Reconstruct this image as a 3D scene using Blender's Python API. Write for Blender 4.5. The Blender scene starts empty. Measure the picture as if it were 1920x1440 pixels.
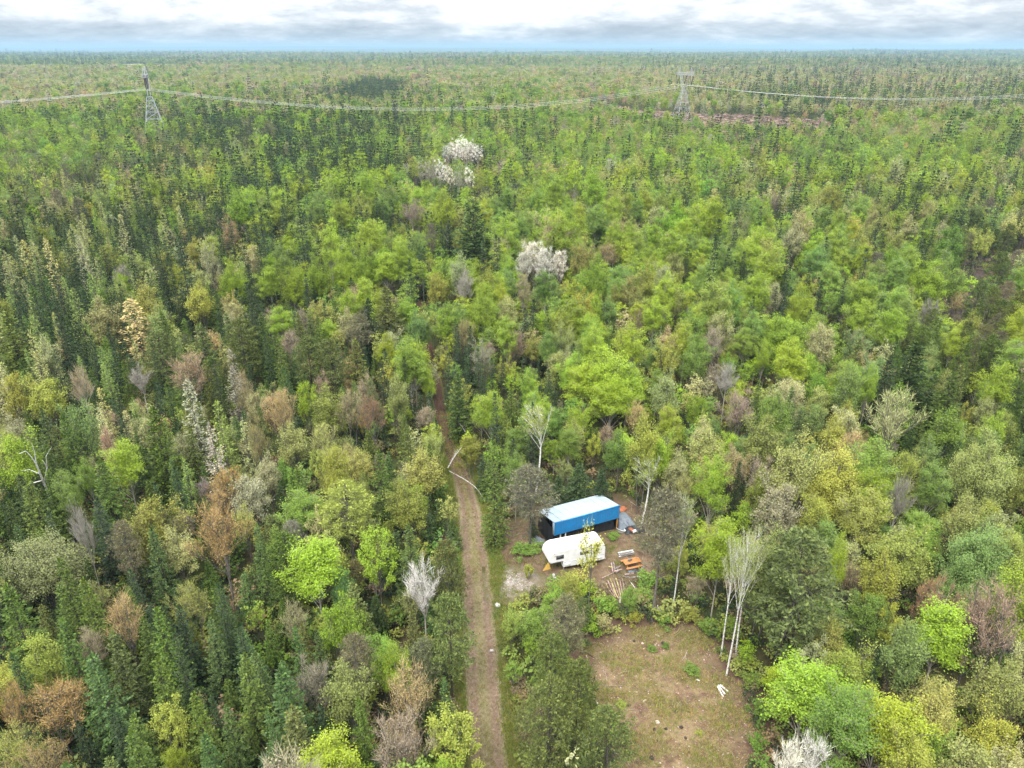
import bpy, bmesh, math, random
import numpy as np
from mathutils import Vector, Matrix

# ------------------------------------------------------------------ camera, sky, sun, exposure
S = bpy.context.scene
COL = S.collection
CAM_H, PITCH, FPX = 56.0, math.radians(24.6), 1377.0
cam = bpy.data.cameras.new('camera')
cam.sensor_width = 36.0
cam.lens = 36.0 * FPX / 1920.0
cam.clip_start, cam.clip_end = 1.0, 90000.0
camo = bpy.data.objects.new('camera', cam)
COL.objects.link(camo)
camo.location = (0, 0, CAM_H)
camo.rotation_euler = (math.pi / 2 - PITCH, 0, 0)
S.camera = camo

SUN_EL, SUN_AZ = math.radians(56), math.radians(205)   # azimuth measured clockwise from +Y (north)
sun = bpy.data.lights.new('sun', 'SUN')
sun.energy, sun.angle, sun.color = 2.0, math.radians(22), (1.0, 0.96, 0.88)
suno = bpy.data.objects.new('sun', sun)
COL.objects.link(suno)
sd = Vector((math.sin(SUN_AZ) * math.cos(SUN_EL), math.cos(SUN_AZ) * math.cos(SUN_EL), math.sin(SUN_EL)))
suno.rotation_euler = sd.to_track_quat('Z', 'Y').to_euler()

W = bpy.data.worlds.new('World')
S.world = W
W.use_nodes = True
def nd(nt, t, **k):
    n = nt.nodes.new(t)
    for a, b in k.items():
        if a == 'i':
            for key, val in b.items(): n.inputs[key].default_value = val
        else: setattr(n, a, b)
    return n
def mth(nt, op, a, b=None, c=None, clamp=False):
    n = nt.nodes.new('ShaderNodeMath'); n.operation = op; n.use_clamp = clamp
    for i, x in enumerate((a, b, c)):
        if x is None: continue
        if isinstance(x, (int, float)): n.inputs[i].default_value = x
        else: nt.links.new(x, n.inputs[i])
    return n.outputs[0]
def mixc(nt, f, a, b, bt='MIX'):
    n = nt.nodes.new('ShaderNodeMix'); n.data_type = 'RGBA'; n.blend_type = bt
    for i, x in ((0, f), (6, a), (7, b)):
        if isinstance(x, (int, float)): n.inputs[i].default_value = x
        elif isinstance(x, (tuple, list)): n.inputs[i].default_value = (*x[:3], 1)
        else: nt.links.new(x, n.inputs[i])
    return n.outputs[2]
def ramp(nt, f, stops, interp='LINEAR'):
    n = nt.nodes.new('ShaderNodeValToRGB'); r = n.color_ramp; r.interpolation = interp
    while len(r.elements) < len(stops): r.elements.new(0.5)
    for e, (p, c) in zip(r.elements, stops):
        e.position = p; e.color = (*c[:3], 1) if not isinstance(c, (int, float)) else (c, c, c, 1)
    nt.links.new(f, n.inputs[0])
    return n.outputs[0]
def noise(nt, vec, scale, detail=4, rough=0.55, dist=0.0):
    n = nd(nt, 'ShaderNodeTexNoise', i={'Scale': scale, 'Detail': detail, 'Roughness': rough, 'Distortion': dist})
    if vec is not None: nt.links.new(vec, n.inputs['Vector'])
    return n.outputs['Fac']

def build_world():
    nt = W.node_tree; nt.nodes.clear(); L = nt.links.new
    out = nd(nt, 'ShaderNodeOutputWorld'); bg = nd(nt, 'ShaderNodeBackground')
    sky = nd(nt, 'ShaderNodeTexSky', sky_type='NISHITA', sun_disc=False, sun_elevation=SUN_EL, sun_rotation=SUN_AZ,
             altitude=100, air_density=1.0, dust_density=1.5, ozone_density=1.0)
    tc = nd(nt, 'ShaderNodeTexCoord')
    sep = nd(nt, 'ShaderNodeSeparateXYZ'); L(tc.outputs['Generated'], sep.inputs[0])
    z = mth(nt, 'MAXIMUM', sep.outputs[2], 0.0)
    den = mth(nt, 'ADD', z, 0.24)
    px = mth(nt, 'DIVIDE', sep.outputs[0], den); py = mth(nt, 'DIVIDE', sep.outputs[1], den)
    cv = nd(nt, 'ShaderNodeCombineXYZ'); L(px, cv.inputs[0]); L(py, cv.inputs[1])
    n1 = noise(nt, cv.outputs[0], 1.5, 8, 0.6, 0.4)
    n2 = noise(nt, cv.outputs[0], 6.5, 6, 0.62, 0.2)
    m = mth(nt, 'ADD', mth(nt, 'MULTIPLY', n1, 0.62), mth(nt, 'MULTIPLY', n2, 0.38))
    # how dark the cloud undersides are: more towards the horizon band, where decks stack up
    band = ramp(nt, z, [(0.0, 0.06), (0.005, 0.04), (0.0120, 0.125), (0.020, 0.105), (0.032, 0.015), (0.045, 0.0), (0.08, 0.02), (1, 0.0)])
    d = mth(nt, 'ADD', m, band)
    cloud = ramp(nt, d, [(0.38, (0.80, 0.80, 0.81)), (0.48, (0.54, 0.543, 0.55)), (0.57, (0.37, 0.387, 0.412)), (0.69, (0.25, 0.27, 0.30))])
    # overcast, its unseen zenith brightened beyond the standard ratio to light the ground
    g = mth(nt, 'MULTIPLY_ADD', z, SKY_GAIN, SKY_BASE)
    cl = nd(nt, 'ShaderNodeVectorMath', operation='SCALE'); L(cloud, cl.inputs[0]); L(g, cl.inputs[3])
    sk = nd(nt, 'ShaderNodeVectorMath', operation='SCALE', i={3: 0.10}); L(sky.outputs[0], sk.inputs[0])
    # thin gap of clear air just above the horizon
    gap = ramp(nt, z, [(0.0, 1.0), (0.002, 0.85), (0.0042, 0.22), (0.008, 0.06), (0.05, 0.03), (1, 0.02)])
    col = mixc(nt, gap, cl.outputs[0], mixc(nt, 0.6, sk.outputs[0], (0.17, 0.285, 0.345)))
    L(col, bg.inputs[0]); bg.inputs[1].default_value = 1.0
    L(bg.outputs[0], out.inputs[0])
SKY_BASE, SKY_GAIN = 0.95, 4.2
build_world()
S.view_settings.view_transform = 'Standard'
S.view_settings.look = 'None'
S.view_settings.exposure = 0.98
S.view_settings.gamma = 1.0
S.view_settings.use_curve_mapping = False
S.render.engine = 'CYCLES'
cy = S.cycles
cy.max_bounces, cy.diffuse_bounces, cy.glossy_bounces, cy.transmission_bounces, cy.transparent_max_bounces, cy.volume_bounces = 5, 2, 1, 2, 4, 0
cy.use_adaptive_sampling, cy.adaptive_threshold = True, 0.02
cy.use_denoising = True
cy.sample_clamp_indirect = 4.0
cy.caustics_reflective = cy.caustics_refractive = False

# ------------------------------------------------------------------ geometry of the view
CP, SP = math.cos(PITCH), math.sin(PITCH)
def ray(u, v):
    dx, dy = (u - 960) / FPX, (720 - v) / FPX
    return dx, CP + dy * SP, -SP + dy * CP
def at(u, v, z=0.0):
    r = ray(u, v); t = (z - CAM_H) / r[2]
    return r[0] * t, r[1] * t
def proj(x, y, z):
    dz = z - CAM_H; f = y * CP - dz * SP; up = y * SP + dz * CP
    return 960 + FPX * x / f, 720 - FPX * up / f, f
def smooth(a, b, x):
    t = np.clip((x - a) / (b - a), 0, 1); return t * t * (3 - 2 * t)
def terrain(x, y):
    x = np.asarray(x, float); y = np.asarray(y, float)
    near = 0.10 * np.sin(x * 0.61 + 1.3) * np.sin(y * 0.53) + 0.06 * np.sin(x * 1.3 - y * 0.9)
    d = np.hypot(x, y)
    far = 6.0 * np.sin(x * 0.0021 + 0.8) * np.cos(y * 0.0017 + 0.4) + 4.0 * np.sin(x * 0.0049 - y * 0.0036) + 3.0 * np.sin(y * 0.0043 + 1.0)
    rise = 26.0 * np.exp(-(((x - 5600) / 2600) ** 2 + ((y - 7600) / 1500) ** 2))
    return near * (1 - smooth(150, 300, d)) + far * smooth(500, 3500, d) * (1 + 0.6 * smooth(5000, 12000, d)) + rise

# ------------------------------------------------------------------ helpers
def setp(o, label=None, cat=None, group=None, kind=None):
    if label: o['label'] = label
    if cat: o['category'] = cat
    if group: o['group'] = group
    if kind: o['kind'] = kind
    return o
class MB:
    """collects vertices and faces; mesh() turns them into one mesh"""
    def __init__(s): s.v = []; s.f = []; s.m = []; s.a = []; s.n = 0
    def add(s, V, F, mat=0, vary=None):
        V = np.asarray(V, float).reshape(-1, 3); F = np.asarray(F, int)
        s.v.append(V); s.f.append(F + s.n); s.n += len(V)
        s.m.append(np.full(len(F), mat)); s.a.append(np.full(len(F), 0.5) if vary is None else vary)
    def join(s, o, dm=0):
        off = s.n
        for V in o.v: s.v.append(V)
        for F in o.f: s.f.append(F + off)
        s.n += o.n
        s.m += [m + dm for m in o.m]; s.a += o.a
    def mesh(s, name, mats, smooth=False):
        me = bpy.data.meshes.new(name)
        V = np.concatenate(s.v); me.vertices.add(len(V)); me.vertices.foreach_set('co', V.ravel())
        loops = np.concatenate([f.ravel() for f in s.f]); tot = np.concatenate([np.full(len(f), f.shape[1]) for f in s.f])
        me.loops.add(len(loops)); me.loops.foreach_set('vertex_index', loops.astype(np.int32))
        me.polygons.add(len(tot)); st = np.concatenate([[0], np.cumsum(tot)[:-1]])
        me.polygons.foreach_set('loop_start', st.astype(np.int32))
        me.polygons.foreach_set('material_index', np.concatenate(s.m).astype(np.int32))
        if smooth: me.polygons.foreach_set('use_smooth', np.ones(len(tot), bool))
        at_ = me.attributes.new('vary', 'FLOAT', 'FACE'); at_.data.foreach_set('value', np.concatenate(s.a).astype(np.float32))
        for m in mats: me.materials.append(m)
        me.update(calc_edges=True)
        return me
    def tube(s, P, R, ns=5, mat=0, cap=True):
        P = np.asarray(P, float); n = len(P); R = np.broadcast_to(np.asarray(R, float), (n,))
        T = np.gradient(P, axis=0); T /= np.linalg.norm(T, axis=1)[:, None] + 1e-9
        ref = np.array([1.0, 0, 0]) if abs(T[0][0]) < 0.8 else np.array([0, 1.0, 0])
        A = np.cross(T, ref); A /= np.linalg.norm(A, axis=1)[:, None] + 1e-9
        B = np.cross(T, A)
        an = np.arange(ns) * 2 * math.pi / ns
        V = P[:, None] + R[:, None, None] * (np.cos(an)[None, :, None] * A[:, None] + np.sin(an)[None, :, None] * B[:, None])
        i = np.arange(ns); j = (i + 1) % ns
        F = np.concatenate([np.stack([k * ns + i, k * ns + j, (k + 1) * ns + j, (k + 1) * ns + i], 1) for k in range(n - 1)])
        s.add(V, F, mat)
        if cap and ns > 3:
            s.add(V[0], [list(range(ns))[::-1]], mat); s.add(V[-1], [list(range(ns))], mat)
    def box(s, c, d, mat=0, rot=None):
        c = np.asarray(c, float); d = np.asarray(d, float) / 2
        V = np.array([[x, y, z] for x in (-1, 1) for y in (-1, 1) for z in (-1, 1)]) * d
        if rot is not None: V = V @ np.array(rot).T
        s.add(V + c, [[0, 1, 3, 2], [4, 6, 7, 5], [0, 4, 5, 1], [2, 3, 7, 6], [0, 2, 6, 4], [1, 5, 7, 3]], mat)
    def kites(s, C, T, Nn, ln, wd, mat=0, vary=None, mid=0.5):
        """leaf shaped quads: base C, along unit T, flat normal to Nn"""
        B = np.cross(T, Nn); B /= np.linalg.norm(B, axis=1)[:, None] + 1e-9
        ln = np.asarray(ln)[:, None]; wd = np.asarray(wd)[:, None]
        V = np.stack([C, C + T * ln * mid + B * wd / 2, C + T * ln, C + T * ln * mid - B * wd / 2], 1).reshape(-1, 3)
        n = len(C); F = np.arange(4 * n).reshape(n, 4)
        s.add(V, F, mat, vary)
def unit(a): return a / (np.linalg.norm(a, axis=-1, keepdims=True) + 1e-9)
def link(name, me, parent=None, loc=None, rz=None):
    o = bpy.data.objects.new(name, me); COL.objects.link(o)
    if parent: o.parent = parent
    if loc is not None: o.location = loc
    if rz is not None: o.rotation_euler = (0, 0, rz)
    return o
def empty(name, loc=(0, 0, 0), rz=0.0):
    o = bpy.data.objects.new(name, None); COL.objects.link(o); o.location = loc; o.rotation_euler = (0, 0, rz)
    o.empty_display_size = 0.3
    return o
def beveled(mb, name, mats, w=0.01, seg=1):
    me = mb.mesh(name, mats)
    bm = bmesh.new(); bm.from_mesh(me); bmesh.ops.remove_doubles(bm, verts=bm.verts, dist=1e-5)
    bmesh.ops.recalc_face_normals(bm, faces=bm.faces)
    bmesh.ops.bevel(bm, geom=list(bm.edges), offset=w, segments=seg, affect='EDGES', clamp_overlap=True)
    bm.to_mesh(me); bm.free(); me.update()
    return me

# ------------------------------------------------------------------ materials
def mat(name):
    m = bpy.data.materials.new(name); m.use_nodes = True
    nt = m.node_tree; nt.nodes.clear()
    return m, nt, nd(nt, 'ShaderNodeOutputMaterial')
def plain(name, c, rough=0.7, metal=0.0, var=0.15, scale=3.0, c2=None, bump=0.0, spec=0.3):
    m, nt, out = mat(name)
    b = nd(nt, 'ShaderNodeBsdfPrincipled', i={'Roughness': rough, 'Metallic': metal, 'Specular IOR Level': spec})
    tc = nd(nt, 'ShaderNodeTexCoord')
    n = noise(nt, tc.outputs['Object'], scale, 6, 0.65)
    c2 = c2 or tuple(x * (1 - 2.2 * var) for x in c)
    f = ramp(nt, n, [(0.35, 0.0), (0.65, 1.0)])
    nt.links.new(mixc(nt, f, c, c2), b.inputs['Base Color'])
    if bump:
        bp = nd(nt, 'ShaderNodeBump', i={'Strength': bump, 'Distance': 0.03}); nt.links.new(noise(nt, tc.outputs['Object'], scale * 6, 5), bp.inputs['Height'])
        nt.links.new(bp.outputs[0], b.inputs['Normal'])
    nt.links.new(b.outputs[0], out.inputs[0])
    return m
def leafmat(name, transl=0.35, hue=(1.12, 1.0, 0.8), spread=0.55, gloss=0.0):
    m, nt, out = mat(name); L = nt.links.new
    t = nd(nt, 'ShaderNodeAttribute', attribute_type='INSTANCER', attribute_name='tint')
    v = nd(nt, 'ShaderNodeAttribute', attribute_type='GEOMETRY', attribute_name='vary')
    s = mth(nt, 'MULTIPLY_ADD', v.outputs['Fac'], spread, 1 - spread * 0.5)
    sc = nd(nt, 'ShaderNodeVectorMath', operation='SCALE'); L(t.outputs['Color'], sc.inputs[0]); L(s, sc.inputs[3])
    w = nd(nt, 'ShaderNodeVectorMath', operation='MULTIPLY', i={1: hue}); L(sc.outputs[0], w.inputs[0])
    c = mixc(nt, v.outputs['Fac'], sc.outputs[0], w.outputs[0])
    d = nd(nt, 'ShaderNodeBsdfDiffuse', i={'Roughness': 0.5}); L(c, d.inputs[0])
    tr = nd(nt, 'ShaderNodeBsdfTranslucent'); L(c, tr.inputs[0])
    mx = nd(nt, 'ShaderNodeMixShader', i={0: transl}); L(d.outputs[0], mx.inputs[1]); L(tr.outputs[0], mx.inputs[2])
    if gloss:
        g = nd(nt, 'ShaderNodeBsdfGlossy', i={'Roughness': 0.5, 'Color': (1, 1, 1, 1)}); m2 = nd(nt, 'ShaderNodeMixShader', i={0: gloss}); L(mx.outputs[0], m2.inputs[1]); L(g.outputs[0], m2.inputs[2]); mx = m2
    L(mx.outputs[0], out.inputs[0])
    return m
def birchbark():
    m, nt, out = mat('birch bark'); L = nt.links.new
    b = nd(nt, 'ShaderNodeBsdfPrincipled', i={'Roughness': 0.65})
    tc = nd(nt, 'ShaderNodeTexCoord')
    mp = nd(nt, 'ShaderNodeMapping', i={'Scale': (1.2, 1.2, 3.5)}); L(tc.outputs['Object'], mp.inputs[0])
    n = noise(nt, mp.outputs[0], 2.2, 5, 0.7)
    L(ramp(nt, n, [(0.38, (0.09, 0.08, 0.075)), (0.47, (0.62, 0.60, 0.56)), (0.7, (0.72, 0.70, 0.66))]), b.inputs['Base Color'])
    L(b.outputs[0], out.inputs[0])
    return m
M = {}
M['leaf'] = leafmat('broad leaves', 0.26, (1.1, 1.0, 0.85), 0.45, 0.010)
M['needle'] = leafmat('needles', 0.08, (1.16, 1.05, 0.72), 0.9, 0.012)
M['twig'] = leafmat('fine twigs', 0.0, (1.0, 0.95, 0.9), 0.5)
M['bark'] = plain('grey bark', (0.155, 0.14, 0.118), 0.9, var=0.25, scale=5)
M['bark_dark'] = plain('dark bark', (0.075, 0.062, 0.052), 0.9, var=0.25, scale=5)
M['bark_pale'] = plain('pale bark', (0.36, 0.33, 0.28), 0.85, var=0.2, scale=4)
M['bark_birch'] = birchbark()

# open ground, in metres
def poly(px, z=0.0): return [at(u, v, z) for u, v in px]
TRACK_PX = [(925, 1560), (918, 1470), (912, 1380), (903, 1250), (894, 1100), (890, 1040), (881, 960), (868, 900), (851, 860), (836, 830), (826, 770), (814, 700), (801, 640), (790, 590), (780, 555), (772, 530)]
TRACK = np.array(poly(TRACK_PX))
CLEAR = poly([(1085, 1235), (1105, 1212), (1160, 1188), (1235, 1172), (1300, 1176), (1338, 1205), (1352, 1255), (1392, 1290), (1412, 1340), (1405, 1440), (1395, 1560), (1150, 1560), (1150, 1420), (1115, 1330), (1092, 1290)])
YARD = poly([(935, 1040), (950, 990), (985, 975), (1015, 950), (1125, 920), (1195, 945), (1225, 1000), (1240, 1060), (1232, 1120), (1180, 1135), (1060, 1088), (985, 1128), (940, 1128), (926, 1090)])
CUT = poly([(1070, 192), (1130, 196), (1190, 207), (1300, 214), (1420, 217), (1540, 228), (1580, 246), (1560, 262), (1440, 270), (1340, 266), (1290, 260), (1225, 250), (1180, 230), (1110, 216)])
FIELD = poly([(150, 127), (250, 122), (330, 123), (470, 127), (330, 131), (230, 130), (80, 134)])
PLANT = poly([(605, 205), (595, 190), (640, 166), (700, 152), (760, 160), (775, 182), (740, 198), (680, 207)])
BURNT = poly([(1740, 640), (1760, 560), (1800, 500), (1920, 470), (2050, 520), (1960, 640), (1850, 690)])
def inside(P, x, y):
    P = np.asarray(P); x = np.asarray(x, float); y = np.asarray(y, float); c = np.zeros(x.shape, bool); j = len(P) - 1
    for i in range(len(P)):
        a = (P[i, 1] > y) != (P[j, 1] > y)
        c ^= a & (x < (P[j, 0] - P[i, 0]) * (y - P[i, 1]) / (P[j, 1] - P[i, 1] + 1e-12) + P[i, 0]); j = i
    return c
def polydist(P, x, y, closed=True):
    P = np.asarray(P); Q = np.roll(P, -1, 0) if closed else P[1:]; Pp = P if closed else P[:-1]
    x = np.asarray(x, float); y = np.asarray(y, float); d = np.full(x.shape, 1e9)
    for a, b in zip(Pp, Q):
        e = b - a; t = np.clip(((x - a[0]) * e[0] + (y - a[1]) * e[1]) / (e @ e), 0, 1)
        d = np.minimum(d, np.hypot(x - a[0] - t * e[0], y - a[1] - t * e[1]))
    return d

# ------------------------------------------------------------------ ground, track, clearing, yard, far fields, hills, haze
def groundmat():
    m, nt, out = mat('forest floor'); L = nt.links.new
    b = nd(nt, 'ShaderNodeBsdfDiffuse')
    tc = nd(nt, 'ShaderNodeTexCoord'); P = tc.outputs['Object']
    n1, n2, n3 = noise(nt, P, 0.12, 6, 0.6), noise(nt, P, 1.1, 6, 0.65), noise(nt, P, 9.0, 4, 0.7)
    litter = ramp(nt, n2, [(0.3, (0.025, 0.019, 0.012)), (0.5, (0.050, 0.036, 0.022)), (0.66, (0.085, 0.062, 0.038))])
    green = ramp(nt, n3, [(0.3, (0.020, 0.030, 0.010)), (0.7, (0.060, 0.078, 0.024))])
    near = mixc(nt, ramp(nt, n1, [(0.40, 0.15), (0.6, 0.85)]), litter, green)
    f1, f2 = noise(nt, P, 0.0011, 7, 0.62), noise(nt, P, 0.006, 6, 0.7)
    far = ramp(nt, f1, [(0.32, (0.035, 0.055, 0.028)), (0.45, (0.075, 0.095, 0.035)), (0.55, (0.13, 0.125, 0.06)), (0.66, (0.06, 0.085, 0.03))])
    far = mixc(nt, mth(nt, 'MULTIPLY', f2, 0.6), far, (0.05, 0.07, 0.03))
    geo = nd(nt, 'ShaderNodeNewGeometry'); ln = nd(nt, 'ShaderNodeVectorMath', operation='LENGTH'); L(geo.outputs['Position'], ln.inputs[0])
    d = nd(nt, 'ShaderNodeMapRange', i={1: 600.0, 2: 2400.0}); L(ln.outputs['Value'], d.inputs[0])
    L(mixc(nt, d.outputs[0], near, far), b.inputs[0]); L(b.outputs[0], out.inputs[0])
    return m
def sheetmat(name, stops, edge_in, edge_c, spots, n_scale=1.3, fine=14.0):
    """soil: colours by noise, its rim broken up into the forest floor's colours by the edge attribute"""
    m, nt, out = mat(name); L = nt.links.new
    b = nd(nt, 'ShaderNodeBsdfDiffuse'); tc = nd(nt, 'ShaderNodeTexCoord'); P = tc.outputs['Object']
    n1, n2, n3, n4 = noise(nt, P, n_scale * 0.3, 5, 0.6), noise(nt, P, n_scale, 6, 0.7), noise(nt, P, fine, 3, 0.7), noise(nt, P, 0.5, 4, 0.6, 0.5)
    k = mth(nt, 'ADD', mth(nt, 'MULTIPLY', n1, 0.5), mth(nt, 'MULTIPLY', n2, 0.5))
    c = ramp(nt, k, stops)
    c = mixc(nt, ramp(nt, n4, [(0.56, 0.0), (0.68, 0.7)]), c, spots)
    c = mixc(nt, ramp(nt, n3, [(0.35, 0.55), (0.5, 0.0)]), c, tuple(x * 0.45 for x in stops[0][1]))
    c = mixc(nt, ramp(nt, n3, [(0.62, 0.0), (0.74, 0.7)]), c, tuple(min(1, x * 1.9 + 0.03) for x in stops[-1][1]))
    e = nd(nt, 'ShaderNodeAttribute', attribute_type='GEOMETRY', attribute_name='edge')
    q = mth(nt, 'ADD', e.outputs['Fac'], mth(nt, 'MULTIPLY_ADD', n2, edge_in * 1.6, -edge_in * 0.8))
    f = nd(nt, 'ShaderNodeMapRange', i={1: 0.0, 2: edge_in}); L(q, f.inputs[0])
    c = mixc(nt, f.outputs[0], mixc(nt, n2, edge_c, tuple(x * 0.5 for x in edge_c)), c)
    L(c, b.inputs[0]); bp = nd(nt, 'ShaderNodeBump', i={'Strength': 0.8, 'Distance': 0.12}); L(n2, bp.inputs['Height']); L(bp.outputs[0], b.inputs['Normal'])
    L(b.outputs[0], out.inputs[0])
    return m
def axis_(a, b, step, far, ratio=1.12):
    xs = list(np.arange(a, b + .01, step)); s = step
    hi = []; v = b
    while v < far: s *= ratio; v += s; hi.append(v)
    lo = []; v = a; s = step
    while v > -far: s *= ratio; v -= s; lo.append(v)
    return np.array(lo[::-1] + xs + hi)
def gridmesh(xs, ys, zf, name, m, keep=None):
    X, Y = np.meshgrid(xs, ys); Z = zf(X, Y); nx, ny = len(xs), len(ys)
    V = np.stack([X, Y, Z], -1).reshape(-1, 3); i = np.arange(nx * ny).reshape(ny, nx)
    F = np.stack([i[:-1, :-1], i[:-1, 1:], i[1:, 1:], i[1:, :-1]], -1).reshape(-1, 4)
    if keep is not None:
        kf = keep(V[F].mean(1)); F = F[kf]; u, inv = np.unique(F, return_inverse=True); V = V[u]; F = inv.reshape(-1, 4)
    b = MB(); b.add(V, F); me = b.mesh(name, [m], True)
    return me, V
def attr(me, name, val):
    a = me.attributes.new(name, 'FLOAT', 'POINT'); a.data.foreach_set('value', np.asarray(val, np.float32))
me, _ = gridmesh(axis_(-70, 70, 1.0, 47000), axis_(20, 150, 1.0, 47000), lambda x, y: terrain(x, y), 'ground', groundmat())
setp(link('ground', me), kind='structure')
FLOORC = (0.075, 0.07, 0.03)
def sheet(name, P, m, step=0.5, lift=0.05, margin=1.5):
    P = np.asarray(P); x0, y0 = P.min(0) - margin - 1; x1, y1 = P.max(0) + margin + 1
    y0 = max(y0, 18)
    def sdist(x, y): return np.where(inside(P, x, y), 1, -1) * polydist(P, x, y)
    me, V = gridmesh(np.arange(x0, x1, step), np.arange(y0, y1, step), lambda x, y: terrain(x, y) + lift, name, m, lambda c: sdist(c[:, 0], c[:, 1]) > -margin)
    attr(me, 'edge', sdist(V[:, 0], V[:, 1]) + margin)
    return setp(link(name, me), kind='structure')
M['clearing'] = sheetmat('dry clearing', [(0.36, (0.085, 0.050, 0.038)), (0.46, (0.14, 0.092, 0.06)), (0.54, (0.20, 0.152, 0.082)), (0.66, (0.17, 0.11, 0.078))], 5.0, (0.11, 0.07, 0.052), (0.105, 0.12, 0.04))
M['yard'] = sheetmat('yard dirt', [(0.36, (0.07, 0.047, 0.031)), (0.5, (0.125, 0.085, 0.054)), (0.62, (0.17, 0.125, 0.08))], 2.4, FLOORC, (0.085, 0.095, 0.035))
M['gravel'] = sheetmat('pale gravel', [(0.36, (0.16, 0.12, 0.09)), (0.5, (0.25, 0.21, 0.18)), (0.62, (0.34, 0.31, 0.29))], 3.4, (0.13, 0.11, 0.055), (0.13, 0.13, 0.06))
M['cut'] = sheetmat('logged ground', [(0.36, (0.085, 0.062, 0.046)), (0.5, (0.14, 0.108, 0.08)), (0.62, (0.20, 0.165, 0.12))], 8.0, (0.10, 0.085, 0.045), (0.10, 0.075, 0.05), 0.08, 0.5)
M['field'] = sheetmat('bare field', [(0.36, (0.22, 0.17, 0.12)), (0.5, (0.30, 0.24, 0.17)), (0.62, (0.36, 0.30, 0.20))], 20.0, (0.12, 0.12, 0.05), (0.2, 0.19, 0.09), 0.01, 0.1)
M['burnt'] = sheetmat('burnt floor', [(0.36, (0.04, 0.03, 0.028)), (0.5, (0.075, 0.055, 0.05)), (0.62, (0.11, 0.085, 0.075))], 5.0, (0.05, 0.04, 0.025), (0.05, 0.045, 0.025), 0.5, 4)
sheet('clearing', CLEAR, M['clearing'], 0.5, 0.045, 2.0)
sheet('yard', YARD, M['yard'], 0.5, 0.055)
sheet('gravel_patch', poly([(926, 1086), (955, 1074), (990, 1078), (1004, 1090), (975, 1106), (955, 1118), (930, 1118)]), M['gravel'], 0.35, 0.075, 1.5)
sheet('logged_clearing', CUT, M['cut'], 5.0, 0.35, 8.0)
sheet('field', FIELD, M['field'], 25.0, 0.8, 20.0)
sheet('burnt_ground', BURNT, M['burnt'], 2.0, 0.08, 6.0)
def trackmat():
    m, nt, out = mat('dirt track'); L = nt.links.new
    b = nd(nt, 'ShaderNodeBsdfDiffuse'); tc = nd(nt, 'ShaderNodeTexCoord'); P = tc.outputs['Object']
    s = nd(nt, 'ShaderNodeAttribute', attribute_type='GEOMETRY', attribute_name='side').outputs['Fac']; al = nd(nt, 'ShaderNodeAttribute', attribute_type='GEOMETRY', attribute_name='along').outputs['Fac']
    n1, n2, n3 = noise(nt, P, 0.7, 5, 0.65), noise(nt, P, 3.5, 5, 0.7), noise(nt, P, 16, 3, 0.7)
    sa = mth(nt, 'ABSOLUTE', mth(nt, 'ADD', s, mth(nt, 'MULTIPLY_ADD', n1, 0.3, -0.15)))
    rut = ramp(nt, sa, [(0.0, 0.15), (0.14, 0.25), (0.30, 1.0), (0.48, 0.9), (0.66, 0.1), (1.0, 0.0)])
    dry = ramp(nt, n2, [(0.3, (0.12, 0.098, 0.055)), (0.5, (0.20, 0.168, 0.10)), (0.7, (0.27, 0.23, 0.14))])
    bare = ramp(nt, n2, [(0.3, (0.09, 0.058, 0.041)), (0.55, (0.16, 0.108, 0.08)), (0.7, (0.225, 0.165, 0.125))])
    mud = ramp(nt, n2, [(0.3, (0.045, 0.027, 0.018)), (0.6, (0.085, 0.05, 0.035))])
    mid = ramp(nt, sa, [(0.0, 0.95), (0.15, 0.8), (0.26, 0.0), (1.0, 0.0)])
    dry = mixc(nt, mth(nt, 'MULTIPLY', mid, n1), dry, (0.13, 0.125, 0.05))
    c = mixc(nt, mth(nt, 'MULTIPLY', rut, 0.9), dry, bare)
    c = mixc(nt, ramp(nt, n1, [(0.55, 0.0), (0.7, 0.5)]), c, (0.12, 0.12, 0.05))
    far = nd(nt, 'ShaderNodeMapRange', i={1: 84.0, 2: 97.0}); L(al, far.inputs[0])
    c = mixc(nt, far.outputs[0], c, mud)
    c = mixc(nt, ramp(nt, n3, [(0.34, 0.6), (0.48, 0.0)]), c, (0.06, 0.045, 0.03))
    c = mixc(nt, ramp(nt, n3, [(0.62, 0.0), (0.75, 0.55)]), c, (0.42, 0.36, 0.28))
    e = nd(nt, 'ShaderNodeMapRange', i={1: 0.60, 2: 0.95}); L(mth(nt, 'ADD', sa, mth(nt, 'MULTIPLY_ADD', n2, 0.5, -0.25)), e.inputs[0])
    c = mixc(nt, e.outputs[0], c, mixc(nt, n2, (0.10, 0.095, 0.035), (0.06, 0.07, 0.022)))
    L(c, b.inputs[0]); bp = nd(nt, 'ShaderNodeBump', i={'Strength': 0.7, 'Distance': 0.1}); L(n2, bp.inputs['Height']); L(bp.outputs[0], b.inputs['Normal'])
    L(b.outputs[0], out.inputs[0])
    return m
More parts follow.
